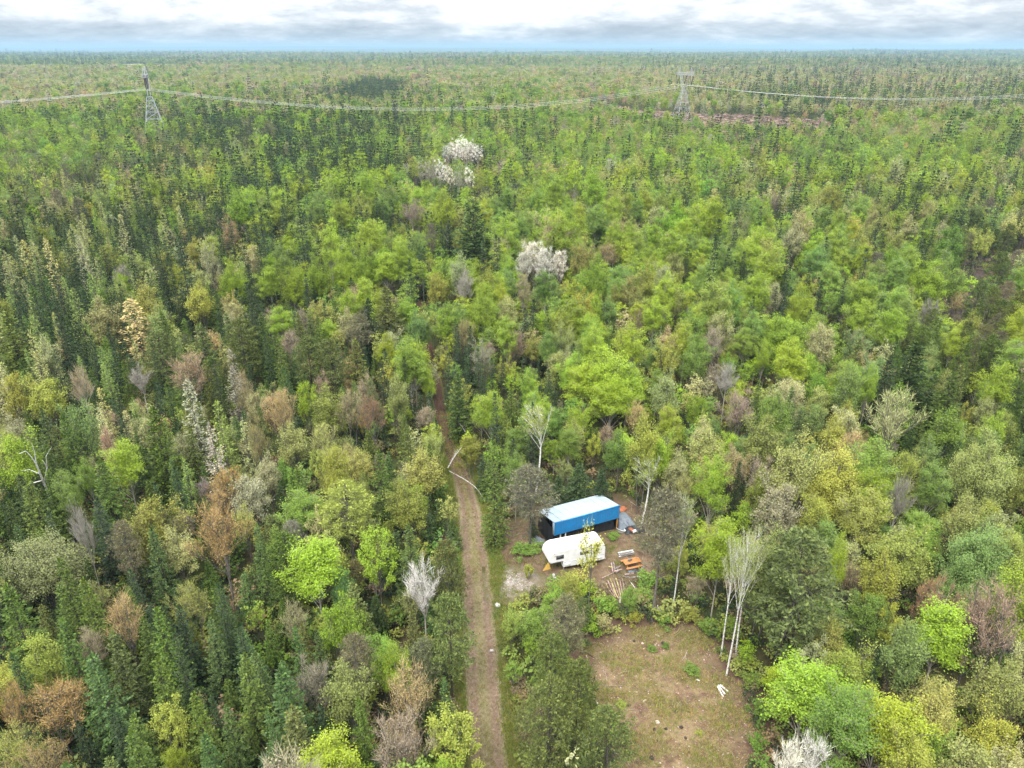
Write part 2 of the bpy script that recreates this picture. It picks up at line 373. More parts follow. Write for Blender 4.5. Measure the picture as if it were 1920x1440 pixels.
def build_track():
    seg = np.hypot(*np.diff(TRACK, axis=0).T); d = np.concatenate([[0], np.cumsum(seg)]); s = np.arange(0, d[-1], 1.0)
    C = np.stack([np.interp(s, d, TRACK[:, 0]), np.interp(s, d, TRACK[:, 1])], 1)
    for _ in range(6): C[1:-1] = (C[:-2] + 2 * C[1:-1] + C[2:]) / 4
    T = unit(np.gradient(C, axis=0)); Nn = np.stack([T[:, 1], -T[:, 0]], 1)
    hw = np.interp(C[:, 1], [40, 70, 84, 97, 150], [2.55, 2.5, 1.75, 1.2, 1.1]); u = np.linspace(-1, 1, 17)
    X = C[:, None, :] + Nn[:, None, :] * (hw[:, None] * u[None])[..., None]
    Z = terrain(X[..., 0], X[..., 1]) + 0.12 - 0.10 * np.exp(-((np.abs(u) - 0.38) / 0.14) ** 2)[None] - 0.03 * (np.abs(u) > 0.9)
    V = np.concatenate([X, Z[..., None]], -1).reshape(-1, 3); i = np.arange(len(V)).reshape(len(C), 17)
    F = np.stack([i[:-1, :-1], i[:-1, 1:], i[1:, 1:], i[1:, :-1]], -1).reshape(-1, 4)
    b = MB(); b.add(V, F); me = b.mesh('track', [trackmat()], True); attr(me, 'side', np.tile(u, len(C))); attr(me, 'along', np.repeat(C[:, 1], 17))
    setp(link('track', me), kind='structure')
build_track()
# the pale logging road across the far clear cut
rp = np.array(poly([(1090, 212), (1190, 216), (1250, 222), (1310, 229), (1360, 236), (1380, 241)]))
b = MB(); T = unit(np.gradient(rp, axis=0)); Nn = np.stack([T[:, 1], -T[:, 0]], 1)
V = np.concatenate([np.c_[rp - Nn * 3, terrain(*rp.T) + 0.8], np.c_[rp + Nn * 3, terrain(*rp.T) + 0.8]]); k = len(rp)
b.add(V, [[i, i + k, i + k + 1, i + 1] for i in range(k - 1)])
setp(link('logging_road', b.mesh('logging_road', [plain('pale road', (0.34, 0.29, 0.23), 0.9, scale=0.3)])), kind='structure')
# low blue hills on the horizon
def hills():
    b = MB(); xs = np.arange(-34000, 34001, 350.0)
    r = np.random.default_rng(4)
    def prof(x, s): return (np.sin(x * 0.00021 + s) * 0.5 + np.sin(x * 0.00057 + 2 * s) * 0.3 + np.sin(x * 0.0013 + s * 3) * 0.14 + np.sin(x * 0.0031 + s) * 0.06)
    for y, h0, amp, s in ((15000, 28, 26, 1.0), (22000, 68, 34, 2.6)):
        top = np.maximum(h0 + amp * prof(xs, s), 5) * (1 - 0.35 * smooth(6000, 22000, xs))
        rows = [(y - 3500, -20 + 0 * top), (y - 1500, top * 0.45), (y, top), (y + 2500, top * 0.3 - 20)]
        V = np.concatenate([np.c_[xs, np.full(len(xs), yy), zz] for yy, zz in rows]); n = len(xs)
        b.add(V, [[q * n + i, q * n + i + 1, (q + 1) * n + i + 1, (q + 1) * n + i] for q in range(3) for i in range(n - 1)])
    setp(link('hills', b.mesh('hills', [plain('far forest', (0.05, 0.075, 0.045), 1.0, scale=0.0004)], True)), kind='structure')
hills()
def haze():
    m, nt, out = mat('haze'); v = nd(nt, 'ShaderNodeVolumePrincipled', i={'Color': (0.30, 0.46, 0.59, 1), 'Density': HAZE, 'Anisotropy': 0.0})
    nt.links.new(v.outputs[0], out.inputs['Volume'])
    b = MB(); b.box((0, 0, 56), (98000, 98000, 158)); o = setp(link('haze', b.mesh('haze', [m])), kind='stuff'); o.visible_shadow = True
HAZE = 0.0001
haze()

# ------------------------------------------------------------------ pylons and wires
M['steel'] = plain('galvanised steel', (0.36, 0.38, 0.40), 0.5, 0.5, scale=0.5, var=0.08)
M['insul'] = plain('brown insulators', (0.06, 0.04, 0.04), 0.3, scale=1)
M['wire'] = plain('aluminium wire', (0.55, 0.55, 0.54), 0.5, 0.3, scale=0.1, var=0.05)
def pylon(x, y, ang, label):
    z = float(terrain(x, y)) - (3.0 if x > 0 else 0.0); o = setp(empty('pylon', (x, y, z), ang), label, 'pylon', 'pylons of the power line')
    bw, wz, ww = 7.6, 29.0, 1.5     # half width at the foot, waist height, half width at the waist
    def P(sx, sy, t): q = bw + (ww - bw) * t; return np.array([sx * q, sy * q, wz * t - 1.0 * (t == 0)])
    for sx in (-1, 1):
        for sy in (-1, 1):
            b = MB(); b.tube([P(sx, sy, 0), P(sx, sy, 1)], 0.17, 4); link('leg', b.mesh('leg', [M['steel']]), o)
    lv = [0.0, 0.16, 0.38, 0.56, 0.70, 0.82, 0.92, 1.0]
    for f, (a, c) in enumerate((((-1, -1), (1, -1)), ((1, -1), (1, 1)), ((1, 1), (-1, 1)), ((-1, 1), (-1, -1)))):
        b = MB()
        for t0, t1 in zip(lv[:-1], lv[1:]):
            b.tube([P(*a, t0), P(*c, t1)], 0.07, 4); b.tube([P(*c, t0), P(*a, t1)], 0.07, 4); b.tube([P(*a, t1), P(*c, t1)], 0.15 if t1 < .2 else 0.09, 4)
        link('lattice_face', b.mesh('lattice_face', [M['steel']]), o)
    # the Y shaped head: two flared columns, a bridge, two earth wire peaks
    for s in (-1, 1):
        b = MB()
        for dy in (-0.8, 0.8):
            for q in (0, 1.3):
                b.tube([(s * (ww - q), dy, wz), (s * (7.5 - q), dy, 40)], 0.10, 4)
            for k in range(6):
                t, t2 = k / 6, (k + 1) / 6
                b.tube([(s * (ww + (7.5 - ww) * t), dy, wz + 11 * t), (s * (ww - 1.3 + (7.5 - ww) * t2), dy, wz + 11 * t2)], 0.07, 3)
        link('head_column', b.mesh('head_column', [M['steel']]), o)
        b = MB()
        for dy in (-0.8, 0.8): b.tube([(s * 7.5, dy, 40), (s * 9.5, 0, 45.5)], 0.12, 4); b.tube([(s * 11.5, dy, 41), (s * 9.5, 0, 45.5)], 0.1, 4)
        link('earth_wire_peak', b.mesh('earth_wire_peak', [M['steel']]), o)
    b = MB()
    for dy in (-0.8, 0.8):
        for zz in (40, 41.6): b.tube([(-14.5 if zz == 40 else -12.5, dy, zz), (14.5 if zz == 40 else 12.5, dy, zz)], 0.09, 4)
        for k in range(20):
            a0 = -14.5 + k * 1.45; b.tube([(a0, dy, 40), (a0 + 0.72, dy, 41.6)], 0.06, 3); b.tube([(a0 + 0.72, dy, 41.6), (a0 + 1.45, dy, 40)], 0.06, 3)
    link('cross_arm', b.mesh('cross_arm', [M['steel']]), o)
    for px in (-11.3, 0, 11.3):
        for s in (-1, 1):
            b = MB(); b.tube([(px + s * 3.0, 0, 39.8), (px, 0, 33.6)], 0.24, 6); link('insulator_string', b.mesh('insulator_string', [M['insul']]), o)
    return np.array([x, y, z]), ang
def tower_at(u, v0, x=None):
    return at(u, v0, 0)
T1 = at(298, 275); T2 = (133.0, 612.0); T0 = (-600, 300); T3 = (545.0, 628.0)
a12 = math.atan2(T2[1] - T1[1], T2[0] - T1[0])
PY = [pylon(T1[0], T1[1], a12 + math.pi / 2, 'lattice steel pylon on the left, standing in the dark conifers'),
      pylon(T2[0], T2[1], a12 + math.pi / 2 - 0.1, 'lattice steel pylon at the edge of the brown clear cut')]
ENDS = [(np.array([T0[0], T0[1], 4.0]), a12 + math.pi / 2)] + PY + [(np.array([T3[0], T3[1], 2.0]), math.pi / 2)]
SAGS = [10, 14.5, 13.5]
WN = ['left span', 'middle span', 'right span']
for s in range(3):
    (A, aa), (B, ab) = ENDS[s], ENDS[s + 1]
    for q, (off, zz, rad) in enumerate(((-11.3, 33.3, 0.17), (0, 33.3, 0.17), (11.3, 33.3, 0.17))):
        a = A + np.array([math.cos(aa) * off, math.sin(aa) * off, zz]); c = B + np.array([math.cos(ab) * off, math.sin(ab) * off, zz])
        t = np.linspace(0, 1, 41)[:, None]; Pp = a + (c - a) * t; Pp[:, 2] -= (SAGS[s] * (1 if zz < 40 else 0.75)) * 4 * (t * (1 - t))[:, 0]
        b = MB()
        if rad > 0.1:
            b.tube(Pp, 0.055, 3)
        else: b.tube(Pp, rad, 3)
        setp(link('power_wire', b.mesh('power_wire', [M['wire']])), ('bundled conductor' if rad > 0.1 else 'thin earth wire') + (', nearest' if off < -10 else ', middle' if off == 0 else ', farthest' if off > 10 else ', front' if off < 0 else ', rear') + ' one of the %s of the power line' % WN[s], 'wire', 'wires of the power line')

# ------------------------------------------------------------------ the camper trailer
M['white_paint'] = plain('white trailer skin', (0.74, 0.745, 0.75), 0.4, var=0.03, scale=1.2, c2=(0.60, 0.595, 0.57))
M['roof_white'] = plain('white roof membrane', (0.76, 0.76, 0.76), 0.6, var=0.04, scale=1.6, c2=(0.62, 0.62, 0.60))
M['glass'] = plain('dark glass', (0.055, 0.06, 0.07), 0.08, scale=1.5, var=0.1, spec=0.6)
M['frame'] = plain('dark frame', (0.10, 0.10, 0.105), 0.5)
M['grey_plastic'] = plain('grey plastic', (0.38, 0.38, 0.38), 0.5)
M['rubber'] = plain('tyre rubber', (0.025, 0.025, 0.025), 0.85)
M['rim'] = plain('white rim', (0.6, 0.6, 0.58), 0.4)
M['dark_metal'] = plain('dark metal', (0.06, 0.06, 0.062), 0.5, 0.5)
M['trim'] = plain('grey stripe', (0.50, 0.51, 0.53), 0.5)
M['amber'] = plain('amber lens', (0.45, 0.16, 0.02), 0.3)
def trailer():
    ang = math.atan2(-0.299, -0.954)
    o = setp(empty('camper_trailer', (11.05, 70.75, float(terrain(8, 70)) + 0.05), ang), 'white fifth wheel camper trailer parked in front of the blue shed', 'trailer')
    P = np.array([(0.0, .68), (5.3, .68), (5.3, 1.58), (6.9, 1.58), (7.12, 1.95), (7.06, 2.55), (6.75, 2.98), (6.3, 3.2), (0.6, 3.2), (0.16, 2.88), (0, 2.35)])
    n = len(P); V = np.concatenate([np.c_[P[:, 0], np.full(n, -2.42), P[:, 1]], np.c_[P[:, 0], np.zeros(n), P[:, 1]]])
    bm = bmesh.new(); vs = [bm.verts.new(v) for v in V]
    bm.faces.new(vs[:n]); bm.faces.new(vs[n:][::-1])
    for i in range(n): bm.faces.new([vs[i], vs[i + n], vs[(i + 1) % n + n], vs[(i + 1) % n]])
    bmesh.ops.recalc_face_normals(bm, faces=bm.faces); bmesh.ops.bevel(bm, geom=list(bm.edges), offset=0.07, segments=3, affect='EDGES', clamp_overlap=True)
    me = bpy.data.meshes.new('body'); bm.to_mesh(me); bm.free(); me.materials.append(M['white_paint']); link('body', me, o)
    b = MB(); b.box((3.4, -1.21, 3.215), (5.5, 2.2, 0.03)); link('roof_membrane', beveled(b, 'roof_membrane', [M['roof_white']], 0.012), o)
    def window(x, z, w, h, y=0.0, side=1):
        b = MB(); b.box((x, y + side * 0.012, z), (w + .09, 0.03, h + .09)); f = link('window', beveled(b, 'window', [M['frame']], 0.01), o)
        b = MB(); b.box((x, y + side * 0.031, z), (w, 0.012, h)); link('pane', b.mesh('pane', [M['glass']]), f)
        b = MB(); b.box((x, y + side * 0.038, z), (0.03, 0.012, h)); link('mullion', b.mesh('mullion', [M['frame']]), f)
    window(5.75, 2.3, 0.86, 0.46); window(2.7, 2.25, 1.0, 0.36)
    window(2.4, 2.25, 1.2, 0.5, -2.42, -1); window(5.9, 2.3, 0.8, 0.45, -2.42, -1)
    b = MB(); b.box((-0.012, -1.2, 2.0), (0.03, 1.2, 0.55)); link('rear_window', beveled(b, 'rear_window', [M['glass']], 0.01), o)
    b = MB(); b.box((2.65, 0.008, 1.42), (5.2, 0.02, 0.06)); b.box((6.1, 0.008, 1.72), (1.5, 0.02, 0.05)); link('side_stripe', b.mesh('side_stripe', [M['trim']]), o)
    for x in (1.0, 1.9, 2.8, 3.7, 4.6):     # skin seams
        b = MB(); b.box((x, 0.004, 1.05), (0.02, 0.016, 0.66)); link('skin_seam', b.mesh('skin_seam', [M['trim']]), o)
    for x, z, w, h in ((4.75, 1.05, 0.7, 0.5), (0.7, 1.1, 0.5, 0.4), (2.0, 1.75, 0.4, 0.3)):
        b = MB(); b.box((x, 0.012, z), (w, 0.03, h)); link('hatch', beveled(b, 'hatch', [M['white_paint']], 0.012), o)
    for x, y, w, d, h in ((5.45, -0.85, 0.42, 0.42, 0.12), (3.9, -1.9, 0.36, 0.36, 0.1), (1.6, -1.3, 0.36, 0.36, 0.1)):
        b = MB(); b.box((x, y, 3.23 + h / 2), (w, d, h)); v = link('roof_vent', beveled(b, 'roof_vent', [M['grey_plastic']], 0.03), o)
        b = MB(); b.box((x, y, 3.24 + h), (w * 0.8, d * 0.8, 0.02)); link('vent_lid', b.mesh('vent_lid', [M['white_paint']]), v)
    b = MB(); b.box((3.0, -1.2, 3.36), (1.0, 0.7, 0.26)); link('air_conditioner', beveled(b, 'air_conditioner', [M['roof_white']], 0.07, 2), o)
    b = MB(); b.tube([(4.2, -1.3, 3.26), (3.6, -1.35, 3.33)], 0.03, 5); b.tube([(3.6, -1.65, 3.33), (3.6, -1.05, 3.33)], 0.025, 5); link('antenna', b.mesh('antenna', [M['grey_plastic']]), o)
    b = MB(); b.tube([(4.6, -0.35, 3.22), (4.6, -0.35, 3.36)], 0.05, 6); link('plumbing_vent', b.mesh('plumbing_vent', [M['grey_plastic']]), o)
    for x in (1.95, 2.78):
        for y in (-0.12, -2.3):
            b = MB(); a = np.linspace(0, 2 * math.pi, 21)
            b.tube(np.c_[x + 0.25 * np.cos(a), np.full(21, y), 0.33 + 0.25 * np.sin(a)], 0.095, 6); w = link('wheel', b.mesh('wheel', [M['rubber']], True), o)
            b = MB(); b.tube([(x, y - .06, .33), (x, y + .07, .33)], 0.2, 14); link('rim', b.mesh('rim', [M['rim']]), w)
    for y in (-0.35, -2.05):
        b = MB(); b.tube([(5.1, y, 0.72), (5.1, y, 0.02)], 0.06, 6); b.box((5.1, y, 0.05), (0.3, 0.3, 0.06)); link('landing_leg', b.mesh('landing_leg', [M['grey_plastic']]), o)
    b = MB(); b.box((6.3, -1.2, 1.42), (0.4, 0.3, 0.3)); b.tube([(6.3, -1.2, 1.3), (6.3, -1.2, 0.95)], 0.06, 8); link('kingpin', b.mesh('kingpin', [M['dark_metal']]), o)
    b = MB(); b.box((2.6, -1.21, 0.6), (5.1, 1.6, 0.14)); link('chassis', b.mesh('chassis', [M['dark_metal']]), o)
    b = MB(); b.box((-0.1, -1.21, 0.68), (0.12, 2.2, 0.12)); link('bumper', beveled(b, 'bumper', [M['grey_plastic']], 0.02), o)
    for x, z in ((6.45, 2.95), (6.35, 2.55), (0.2, 2.75)):
        b = MB(); b.box((x, 0.02, z), (0.12, 0.04, 0.06)); link('marker_light', b.mesh('marker_light', [M['amber']]), o)
trailer()

# ------------------------------------------------------------------ the blue shed
M['blue'] = plain('blue steel sheet', (0.010, 0.195, 0.44), 0.42, var=0.06, scale=1.6, c2=(0.022, 0.15, 0.345), spec=0.5)
M['roof_blue'] = plain('pale blue roof sheet', (0.36, 0.43, 0.48), 0.42, 0.1, var=0.05, scale=0.8, c2=(0.30, 0.365, 0.42), spec=0.5)
M['white_wood'] = plain('white painted wood', (0.62, 0.62, 0.60), 0.6)
M['new_wood'] = plain('fresh timber', (0.45, 0.22, 0.07), 0.7, scale=8)
M['old_wood'] = plain('old grey wood', (0.24, 0.215, 0.195), 0.85, scale=7, var=0.25)
M['tarp_black'] = plain('black tarp', (0.030, 0.032, 0.036), 0.55, scale=2, bump=0.5)
M['tarp_grey'] = plain('slate grey tarp', (0.16, 0.185, 0.21), 0.6, scale=1.5, bump=0.6)
M['board_dark'] = plain('dark boards', (0.07, 0.05, 0.04), 0.9, scale=4, var=0.3)
M['orange_wood'] = plain('orange stained wood', (0.38, 0.17, 0.055), 0.65, scale=5, var=0.16)
M['orange_paint'] = plain('faded orange paint', (0.34, 0.115, 0.05), 0.6, scale=3)
M['yellow_tarp'] = plain('yellow plywood', (0.52, 0.33, 0.07), 0.7, scale=3)
M['white_plastic'] = plain('white plastic', (0.66, 0.67, 0.66), 0.45, scale=2)
M['log_pink'] = plain('stripped pinkish pole', (0.40, 0.27, 0.24), 0.8, scale=4, var=0.2)
M['log_yellow'] = plain('stripped yellow pole', (0.45, 0.38, 0.17), 0.8, scale=4, var=0.2)
M['char'] = plain('charred wood', (0.045, 0.036, 0.030), 0.95, scale=6, bump=1.0)
M['stone'] = plain('pale stone', (0.42, 0.40, 0.37), 0.9, scale=3, bump=0.5)
SHED_A = math.atan2(0.407, 0.914)
def shed():
    o = setp(empty('shed', (5.1, 73.6, float(terrain(9, 76))), SHED_A), 'open fronted shed with pale metal roof and deep blue corrugated fascia', 'shed')
    Lx, D, zf, zb = 9.15, 4.3, 3.85, 2.85; n = 9; w = Lx / n
    sl = (zb - zf) / D
    def zr(y): return zf + sl * y
    for i in range(n):      # roof sheets, each with a raised seam and two small ribs
        x0 = i * w; b = MB()
        prof = [(0, 0), (.0, .035), (.05, .035), (.08, 0), (.36, 0), (.38, .014), (.42, .014), (.44, 0), (.70, 0), (.72, .014), (.76, .014), (.78, 0), (w - 0.004, 0)]
        y0, y1 = -0.14, D + 0.2
        V = [(x0 + px, y, zr(y) + 0.03 + pz + (0.004 if i % 2 else 0)) for y in (y0, y1) for px, pz in prof]; k = len(prof)
        b.add(V, [[j, j + 1, j + 1 + k, j + k] for j in range(k - 1)])
        b.add([(x0, y0, zr(y0) + .0), (x0 + w - .004, y0, zr(y0)), (x0 + w - .004, y1, zr(y1)), (x0, y1, zr(y1))], [[0, 1, 2, 3]])
        link('roof_sheet', b.mesh('roof_sheet', [M['roof_blue']]), o)
    for i in range(n):      # corrugated fascia sheets
        x0 = i * w; b = MB(); k = 25; xs = np.linspace(x0, x0 + w - 0.004, k); yy = -0.10 - 0.05 * (np.abs(((xs / 0.152) % 1) - 0.5) < 0.24)
        V = np.concatenate([np.c_[xs, yy, np.full(k, 2.05)], np.c_[xs, yy, np.full(k, 3.86)]])
        b.add(V, [[j, j + 1, j + 1 + k, j + k] for j in range(k - 1)]); V2 = V + np.array([0, 0.03, 0]); b.add(V2, [[j, j + 1, j + 1 + k, j + k] for j in range(k - 1)])
        link('fascia_sheet', b.mesh('fascia_sheet', [M['blue']]), o)
    b = MB(); b.box((Lx / 2, -0.1, 3.90), (Lx + 0.06, 0.18, 0.05)); link('ridge_trim', b.mesh('ridge_trim', [M['blue']]), o)
    b = MB(); b.add([(-.03, -0.13, 2.05), (-.03, 0.32, 2.05), (-.03, .32, zr(.32) + .0), (-.03, -.13, zr(-.13)), (-.06, -0.13, 2.05), (-.06, 0.32, 2.05), (-.06, .32, zr(.32)), (-.06, -.13, zr(-.13))], [[0, 1, 2, 3], [4, 5, 6, 7], [0, 1, 5, 4], [1, 2, 6, 5], [2, 3, 7, 6], [3, 0, 4, 7]])
    link('corner_flashing', b.mesh('corner_flashing', [M['roof_blue']]), o)
    for x, m in ((0.95, 'white_wood'), (1.65, 'white_wood'), (Lx - 0.12, 'new_wood')):
        b = MB(); b.box((x, 0.1, 1.05), (0.13, 0.13, 2.1)); p = link('post', beveled(b, 'post', [M[m]], 0.01), o)
        p['label'] = 'orange new timber post' if m == 'new_wood' else 'white painted post'
    for x in (0.12, 3.1, 6.1, Lx - 0.12):
        b = MB(); b.box((x, D - 0.1, 1.35), (0.14, 0.14, 2.7)); link('rear_post', b.mesh('rear_post', [M['old_wood']]), o)
    for y in (0.0, 1.4, 2.8, D - 0.1):
        b = MB(); b.box((Lx / 2, y, zr(y) - 0.14), (Lx - 0.1, 0.1, 0.2)); link('purlin', b.mesh('purlin', [M['old_wood']]), o)
    k = 22
    for i in range(k):      # rear wall boards
        b = MB(); b.box(((i + .5) * Lx / k, D, 1.3), (Lx / k - 0.02, 0.03, 2.55 - 0.05 * (i % 3))); link('board', b.mesh('board', [M['board_dark']]), o)
    for i in range(10):
        b = MB(); y = (i + .5) * D / 10; b.box((Lx + 0.02, y, (zr(y) - 0.2) / 2), (0.03, D / 10 - 0.02, zr(y) - 0.25)); link('side_board', b.mesh('side_board', [M['board_dark']]), o)
    def cloth(name, x0, x1, y0, y1, z0, z1, m, seed):
        r = np.random.default_rng(seed); n, q = 14, 8; b = MB(); V = []
        for j in range(q):
            for i in range(n):
                t, s = i / (n - 1), j / (q - 1); wv = 0.04 * math.sin(t * 22 + seed) * (1 - s * 0.6)
                V.append((x0 + (x1 - x0) * t + wv * (y1 != y0), y0 + (y1 - y0) * t + wv * (x1 != x0), z0 + (z1 - z0) * s + 0.04 * r.normal() * (s < .1)))
        F = [[j * n + i, j * n + i + 1, (j + 1) * n + i + 1, (j + 1) * n + i] for j in range(q - 1) for i in range(n - 1)]
        b.add(V, F); b.add(np.array(V) + np.array([0.015, 0.015, 0]), F); link(name, b.mesh(name, [m], True), o)
    cloth('front_tarp', 5.6, 8.9, 0.5, 0.5, 0.02, 2.3, M['tarp_black'], 3)
    cloth('side_tarp', 0.0, 0.0, 0.25, D, 0.05, 2.75, M['tarp_black'], 7)
    b = MB(); b.box((2.3, 2.0, 0.5), (3.4, 2.2, 1.0)); b.box((4.4, 1.6, 0.8), (1.4, 1.2, 1.6)); s = link('stored_boxes', beveled(b, 'stored_boxes', [M['board_dark']], 0.03), o)
shed()
def shed_pt(x, y, z): c, s = math.cos(SHED_A), math.sin(SHED_A); return (5.1 + c * x - s * y, 73.6 + s * x + c * y, z)

# ------------------------------------------------------------------ things round the yard
def gz(x, y): return float(terrain(x, y)) + 0.06
def log(name, a, b_, rad, m, label, cat='log', group=None, za=0.0, zb=0.0, bend=0.0, ns=8, seg=5):
    a, b_ = np.array(a), np.array(b_); t = np.linspace(0, 1, seg)[:, None]
    c = (a + b_) / 2; P2 = a + (b_ - a) * t; d = unit(b_ - a); P2 = P2 + np.array([-d[1], d[0]]) * (bend * np.sin(t * math.pi))
    z = np.array([gz(*p) for p in P2]) + rad * 0.85 + (za + (zb - za) * t[:, 0])
    P = np.c_[P2 - c, z - z.min()]
    mb = MB(); mb.tube(P, np.linspace(rad, rad * 0.8, seg) * (1 + 0.05 * np.sin(np.arange(seg) * 2.1)), ns)
    o = link(name, mb.mesh(name, [m], True), None, (c[0], c[1], z.min())); setp(o, label, cat, group)
    return o
# three birch logs and a stub on the clearing
for (u1, v1, u2, v2, w) in ((1345, 1289, 1356, 1309, 'left one of three'), (1347, 1287, 1359, 1304, 'middle one of three'), (1350, 1286, 1365, 1299, 'right one of three')):
    log('birch_log', at(u1, v1), at(u2, v2), 0.085, M['bark_birch'], 'short white birch log lying on the clearing, ' + w, 'log', 'birch logs on the clearing')
log('birch_stub', at(1305, 1276), at(1312, 1279), 0.06, M['bark_birch'], 'tiny white birch stub on the clearing below the round bush', 'log')
log('white_stick', at(1228, 1191), at(1236, 1194), 0.04, M['bark_birch'], 'small white stick at the top of the clearing', 'stick', bend=.08)
log('white_stick', at(1114, 1312), at(1122, 1324), 0.05, M['bark_birch'], 'small white stick at the clearing\'s left edge by the pines', 'stick', bend=.06)
log('dead_branch', at(1094, 1223), at(1111, 1232), 0.05, M['bark_dark'], 'dark dead branch at the clearing\'s upper left corner', 'branch')
for i, (u1, v1, u2, v2) in enumerate(((1229, 1150, 1233, 1139), (1234, 1141, 1240, 1152), (1239, 1138, 1239, 1150), (1236, 1151, 1244, 1153), (1231, 1152, 1232, 1145))):
    log('white_stick', at(u1, v1), at(u2, v2), 0.045, M['bark_birch'], 'bleached white stick in the heap between gaunt pine and slender birch', 'stick', 'white sticks by the gaunt pine', za=.05, zb=.25)
# long peeled poles in front of the trailer's rear
for i in range(9):
    du = i * 4.4; q = (1136 + du * 0.85, 1093 - (i % 3) * 4); e = (1152 + du * 0.55, 1120 + i * 1.1 + (i % 2) * 3)
    pk = i % 3 == 1 or i > 5
    log('pole', at(*q), at(*e), 0.055 + 0.02 * (i % 2), M['log_pink' if pk else 'log_yellow'], '%s peeled pole, %s from the left in the fan of poles below the trailer' % ('pinkish' if pk else 'yellowish', ['first', 'second', 'third', 'fourth', 'fifth', 'sixth', 'seventh', 'eighth', 'ninth'][i]), 'pole', 'fan of peeled poles', za=.03 * (i % 3), zb=.1 * (i % 2), bend=.1 * (i % 3 - 1))
for i, (u1, v1, u2, v2, r_, m) in enumerate(((1146, 1058, 1149, 1074, .09, 'log_pink'), (1150, 1057, 1153, 1073, .1, 'old_wood'), (1152, 1069, 1163, 1064, .08, 'old_wood'), (1151, 1074, 1165, 1070, .09, 'log_pink'), (1141, 1066, 1150, 1067, .07, 'log_yellow'), (1155, 1077, 1160, 1072, .08, 'old_wood'))):
    log('firewood_log', at(u1, v1), at(u2, v2), r_, M[m], ['pinkish upright log on the left of the log heap', 'grey log crossing the pinkish one in the heap', 'grey log on the right of the log heap', 'pinkish log at the foot of the log heap', 'yellowish log at the left of the log heap', 'short grey log at the bottom of the log heap'][i] + ' behind the trailer', 'log', 'log heap by the trailer', za=.05 * i, zb=.12)
log('long_pole', at(1128, 1085), at(1152, 1073), 0.06, M['log_pink'], 'long pinkish pole running from the weeds to the log heap', 'pole')
log('white_branch', at(1184, 1085), at(1216, 1092), 0.05, M['bark_birch'], 'bowed white branch lying in the weeds below the picnic table', 'branch', bend=.35)
log('white_branch', at(1180, 1091), at(1191, 1105), 0.04, M['bark_birch'], 'straight white branch in the weeds left of the gaunt pine', 'branch')
log('white_branch', at(1109, 1127), at(1124, 1117), 0.05, M['bark_pale'], 'pale branch lying in the bushes above the clearing', 'branch', za=.2, zb=.5)
log('cut_stump', at(1162, 1134), at(1162.6, 1126), 0.09, M['bark_pale'], 'grey stub at the end of the peeled poles', 'stump', za=0, zb=.3)
# charred stumps
def stump(u, v, s, label):
    s *= 0.8
    x, y = at(u, v); r = np.random.default_rng(int(u * 7 + v)); a = np.arange(9) * 2 * math.pi / 9; b = MB()
    R = s * r.uniform(0.75, 1.2, 9); lo = np.c_[np.cos(a) * R * 1.5, np.sin(a) * R * 1.5, np.full(9, -0.06)]; mi = np.c_[np.cos(a) * R, np.sin(a) * R, np.full(9, s * 0.3)]
    hi = np.c_[np.cos(a) * R * .8, np.sin(a) * R * .8, s * r.uniform(0.45, 1.0, 9)]; ce = np.array([[0, 0, s * .25]])
    V = np.concatenate([lo, mi, hi]); i = np.arange(9); j = (i + 1) % 9
    b.add(V, np.concatenate([np.stack([i, j, j + 9, i + 9], 1), np.stack([i + 9, j + 9, j + 18, i + 18], 1)])); b.add(np.concatenate([hi, ce]), [[q, (q + 1) % 9, 9] for q in range(9)])
    setp(link('charred_stump', b.mesh('charred_stump', [M['char']]), None, (x, y, gz(x, y) - .02)), label, 'stump', 'charred stumps on the clearing')
for u, v, s, l in ((1227, 1368, .2, 'leftmost of the three charred stumps in a row'), (1248, 1368, .18, 'middle one of the three charred stumps in a row'), (1277, 1365, .2, 'rightmost of the three charred stumps in a row'), (1232, 1388, .2, 'charred stump just below the left end of the row of three'),
    (1285, 1385, .17, 'charred stump just below the right end of the row of three'), (1222, 1422, .24, 'largest charred stump, near the bottom of the clearing'), (1202, 1421, .16, 'charred stump left of the largest one near the bottom'), (1180, 1325, .2, 'charred stump on the clearing beside the pines'),
    (1266, 1335, .18, 'charred stump in the middle of the clearing, above the row of three'), (1189, 1203, .18, 'dark stump at the top left of the clearing'), (1244, 1208, .28, 'dark stump in the grassy ring at the top of the clearing')):
    stump(u, v, s, l)
